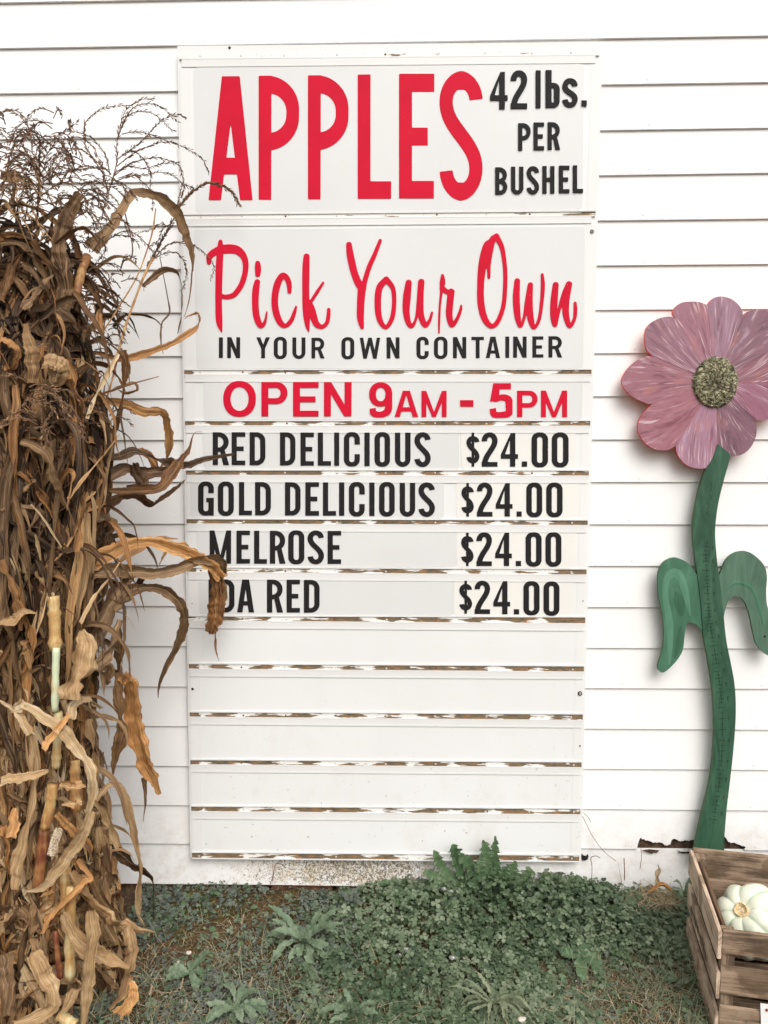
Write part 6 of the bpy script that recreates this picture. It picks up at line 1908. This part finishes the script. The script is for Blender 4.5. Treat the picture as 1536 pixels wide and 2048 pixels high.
# dead corn husk and straw by the crate
P = [at(x, y, Y=-.10) for x, y in ((1296, 1786), (1312, 1776), (1328, 1776), (1340, 1784), (1350, 1792))]
V, Fc, UV, A_ = leaf_geo(P, [.006, .014, .018, .012, .003], .7, .1, .6, tone=.66, n=18, rnd=.13)
setp(mesh("dead_leaf", V, Fc, M['leaf'], None, True, UV, A_), "curled orange dead leaf by the crate's back corner", "leaf")
P = [at(x, y, Y=-.08) for x, y in ((1312, 1772), (1318, 1752), (1322, 1740), (1316, 1728))]
V, Fc, UV, A_ = leaf_geo(P, [.012, .024, .020, .004], .5, .2, .6, tone=.95, n=14, rnd=.5)
setp(mesh("dead_leaf", V, Fc, M['leaf'], None, True, UV, A_), "pale papery dead leaf standing above the straw by the wall", "leaf")
rg2 = at(1305, 1775, Y=-.09)
blades(330, lambda x, y: 1.0, M['dead'], "straw_clump", (.03, .09), .0018, 1.6, xr=(rg2[0] - .07, rg2[0] + .06), yr=(-.13, -.05), vert=.8, tn=(.6, .25), zb=.045)
# foxtail heads
def foxtail(px, py, pxb, pyb, label, lean=0):
    base = at(pxb, pyb, Z=.0)
    top = at(px, py, Y=base[1] - .012)
    o = empty("foxtail_grass", base, label, "grass stem", "pale foxtail heads at lower left")
    mid = (base + top) / 2 + np.array([.006, 0, .01])
    Q, _ = smooth_path([base, mid, top], [1] * 3, 12); V, Fc = tube_geo(Q, [.0007] * 12, 4)
    mesh("stem", V, Fc, M['grass'], o, True, None, {'rnd': [.6] * len(V)})
    V = []; Fc = []; d = np.array([.006 + lean, 0, .026]);
    for k in range(150):
        t = rg.uniform(); c = top + d * t * (1 if lean == 0 else .6); a = rg.uniform(0, 6.28)
        q = np.array([math.cos(a), math.sin(a), .7]); q /= np.linalg.norm(q); s_ = np.cross(q, [0, 0, 1]); L_ = .0065 * (1 - .5 * t)
        b0 = len(V); V += [c - s_ * .0006, c + s_ * .0006, c + q * L_]; Fc.append((b0, b0 + 1, b0 + 2))
    return mesh("seed_spike", V, Fc, M['dead'], o, False, None, {'rnd': [.95] * len(V)})
for (a, b_, c_, d_, l) in ((483, 1848, 481, 1920, "upper pale foxtail head left of the large dandelion"), (477, 1912, 474, 1960, "lower pale foxtail head left of the large dandelion"), (362, 1978, 345, 2046, "foxtail head on a long stem near the corn shock"), (300, 1992, 296, 2048, "foxtail head closest to the corn shock"), (500, 1975, 470, 2030, "leaning foxtail head over the plantain rosette"), (370, 2022, 372, 2060, "foxtail head at the photo's bottom edge")):
    foxtail(a, b_, c_, d_, l)
# white clover blossoms
b = NB("clover_blossom"); M['bloss'] = b.set((.72, .68, .70), .6, .2)
def blossom(px, py, Z, label):
    c = at(px, py, Z=Z); o = empty("clover_flower", c, label, "flower")
    V = []; Fc = []
    for k in range(46):
        d = rg.normal(size=3); d[2] = abs(d[2]) * .8; d /= np.linalg.norm(d); s_ = np.cross(d, [.3, .5, .2]); s_ /= np.linalg.norm(s_)
        b0 = len(V); V += [c + d * .002 - s_ * .0009, c + d * .002 + s_ * .0009, c + d * .0085]; Fc.append((b0, b0 + 1, b0 + 2))
    mesh("petals", V, Fc, M['bloss'], o)
blossom(888, 1779, .09, "white clover blossom beneath the tall weeds"); blossom(902, 1784, .085, "second white blossom just right of the upper clover blossom")
blossom(798, 1912, .035, "faded clover blossom in the middle of the clover"); blossom(812, 1900, .035, "pale clover blossom right of the faded one"); blossom(905, 1918, .035, "small blossom at the right of the clover patch")
# pale stones / bits of litter
def stone(px, py, r, label):
    c = at(px, py, Z=.012); V = []; Fc = []
    nl, na_ = 6, 9
    for i in range(nl + 1):
        for j in range(na_):
            t = math.pi * i / nl; a = 2 * math.pi * j / na_
            V.append(c + np.array([math.sin(t) * math.cos(a), math.sin(t) * math.sin(a) * .8, math.cos(t) * .6]) * r * (1 + .12 * rg.normal()))
    for i in range(nl):
        for j in range(na_): Fc.append((i * na_ + j, i * na_ + (j + 1) % na_, (i + 1) * na_ + (j + 1) % na_, (i + 1) * na_ + j))
    setp(mesh("stone", V, Fc, M['pale'], None, True), label, "stone")
M['pale'] = mat_flat("pale_stone", (.62, .55, .46), .8, .2, .2, 90)
stone(378, 1906, .008, "pale stone in the litter beside the corn shock"); stone(357, 1925, .006, "smaller pale pebble just below the first, by the corn shock"); stone(519, 2000, .007, "whitish pebble right of the spreading plantain"); stone(711, 1781, .006, "tan chip at the wall under the mildewed board")
stone(1045, 2040, .011, "tan stone at the bottom edge in dry grass")
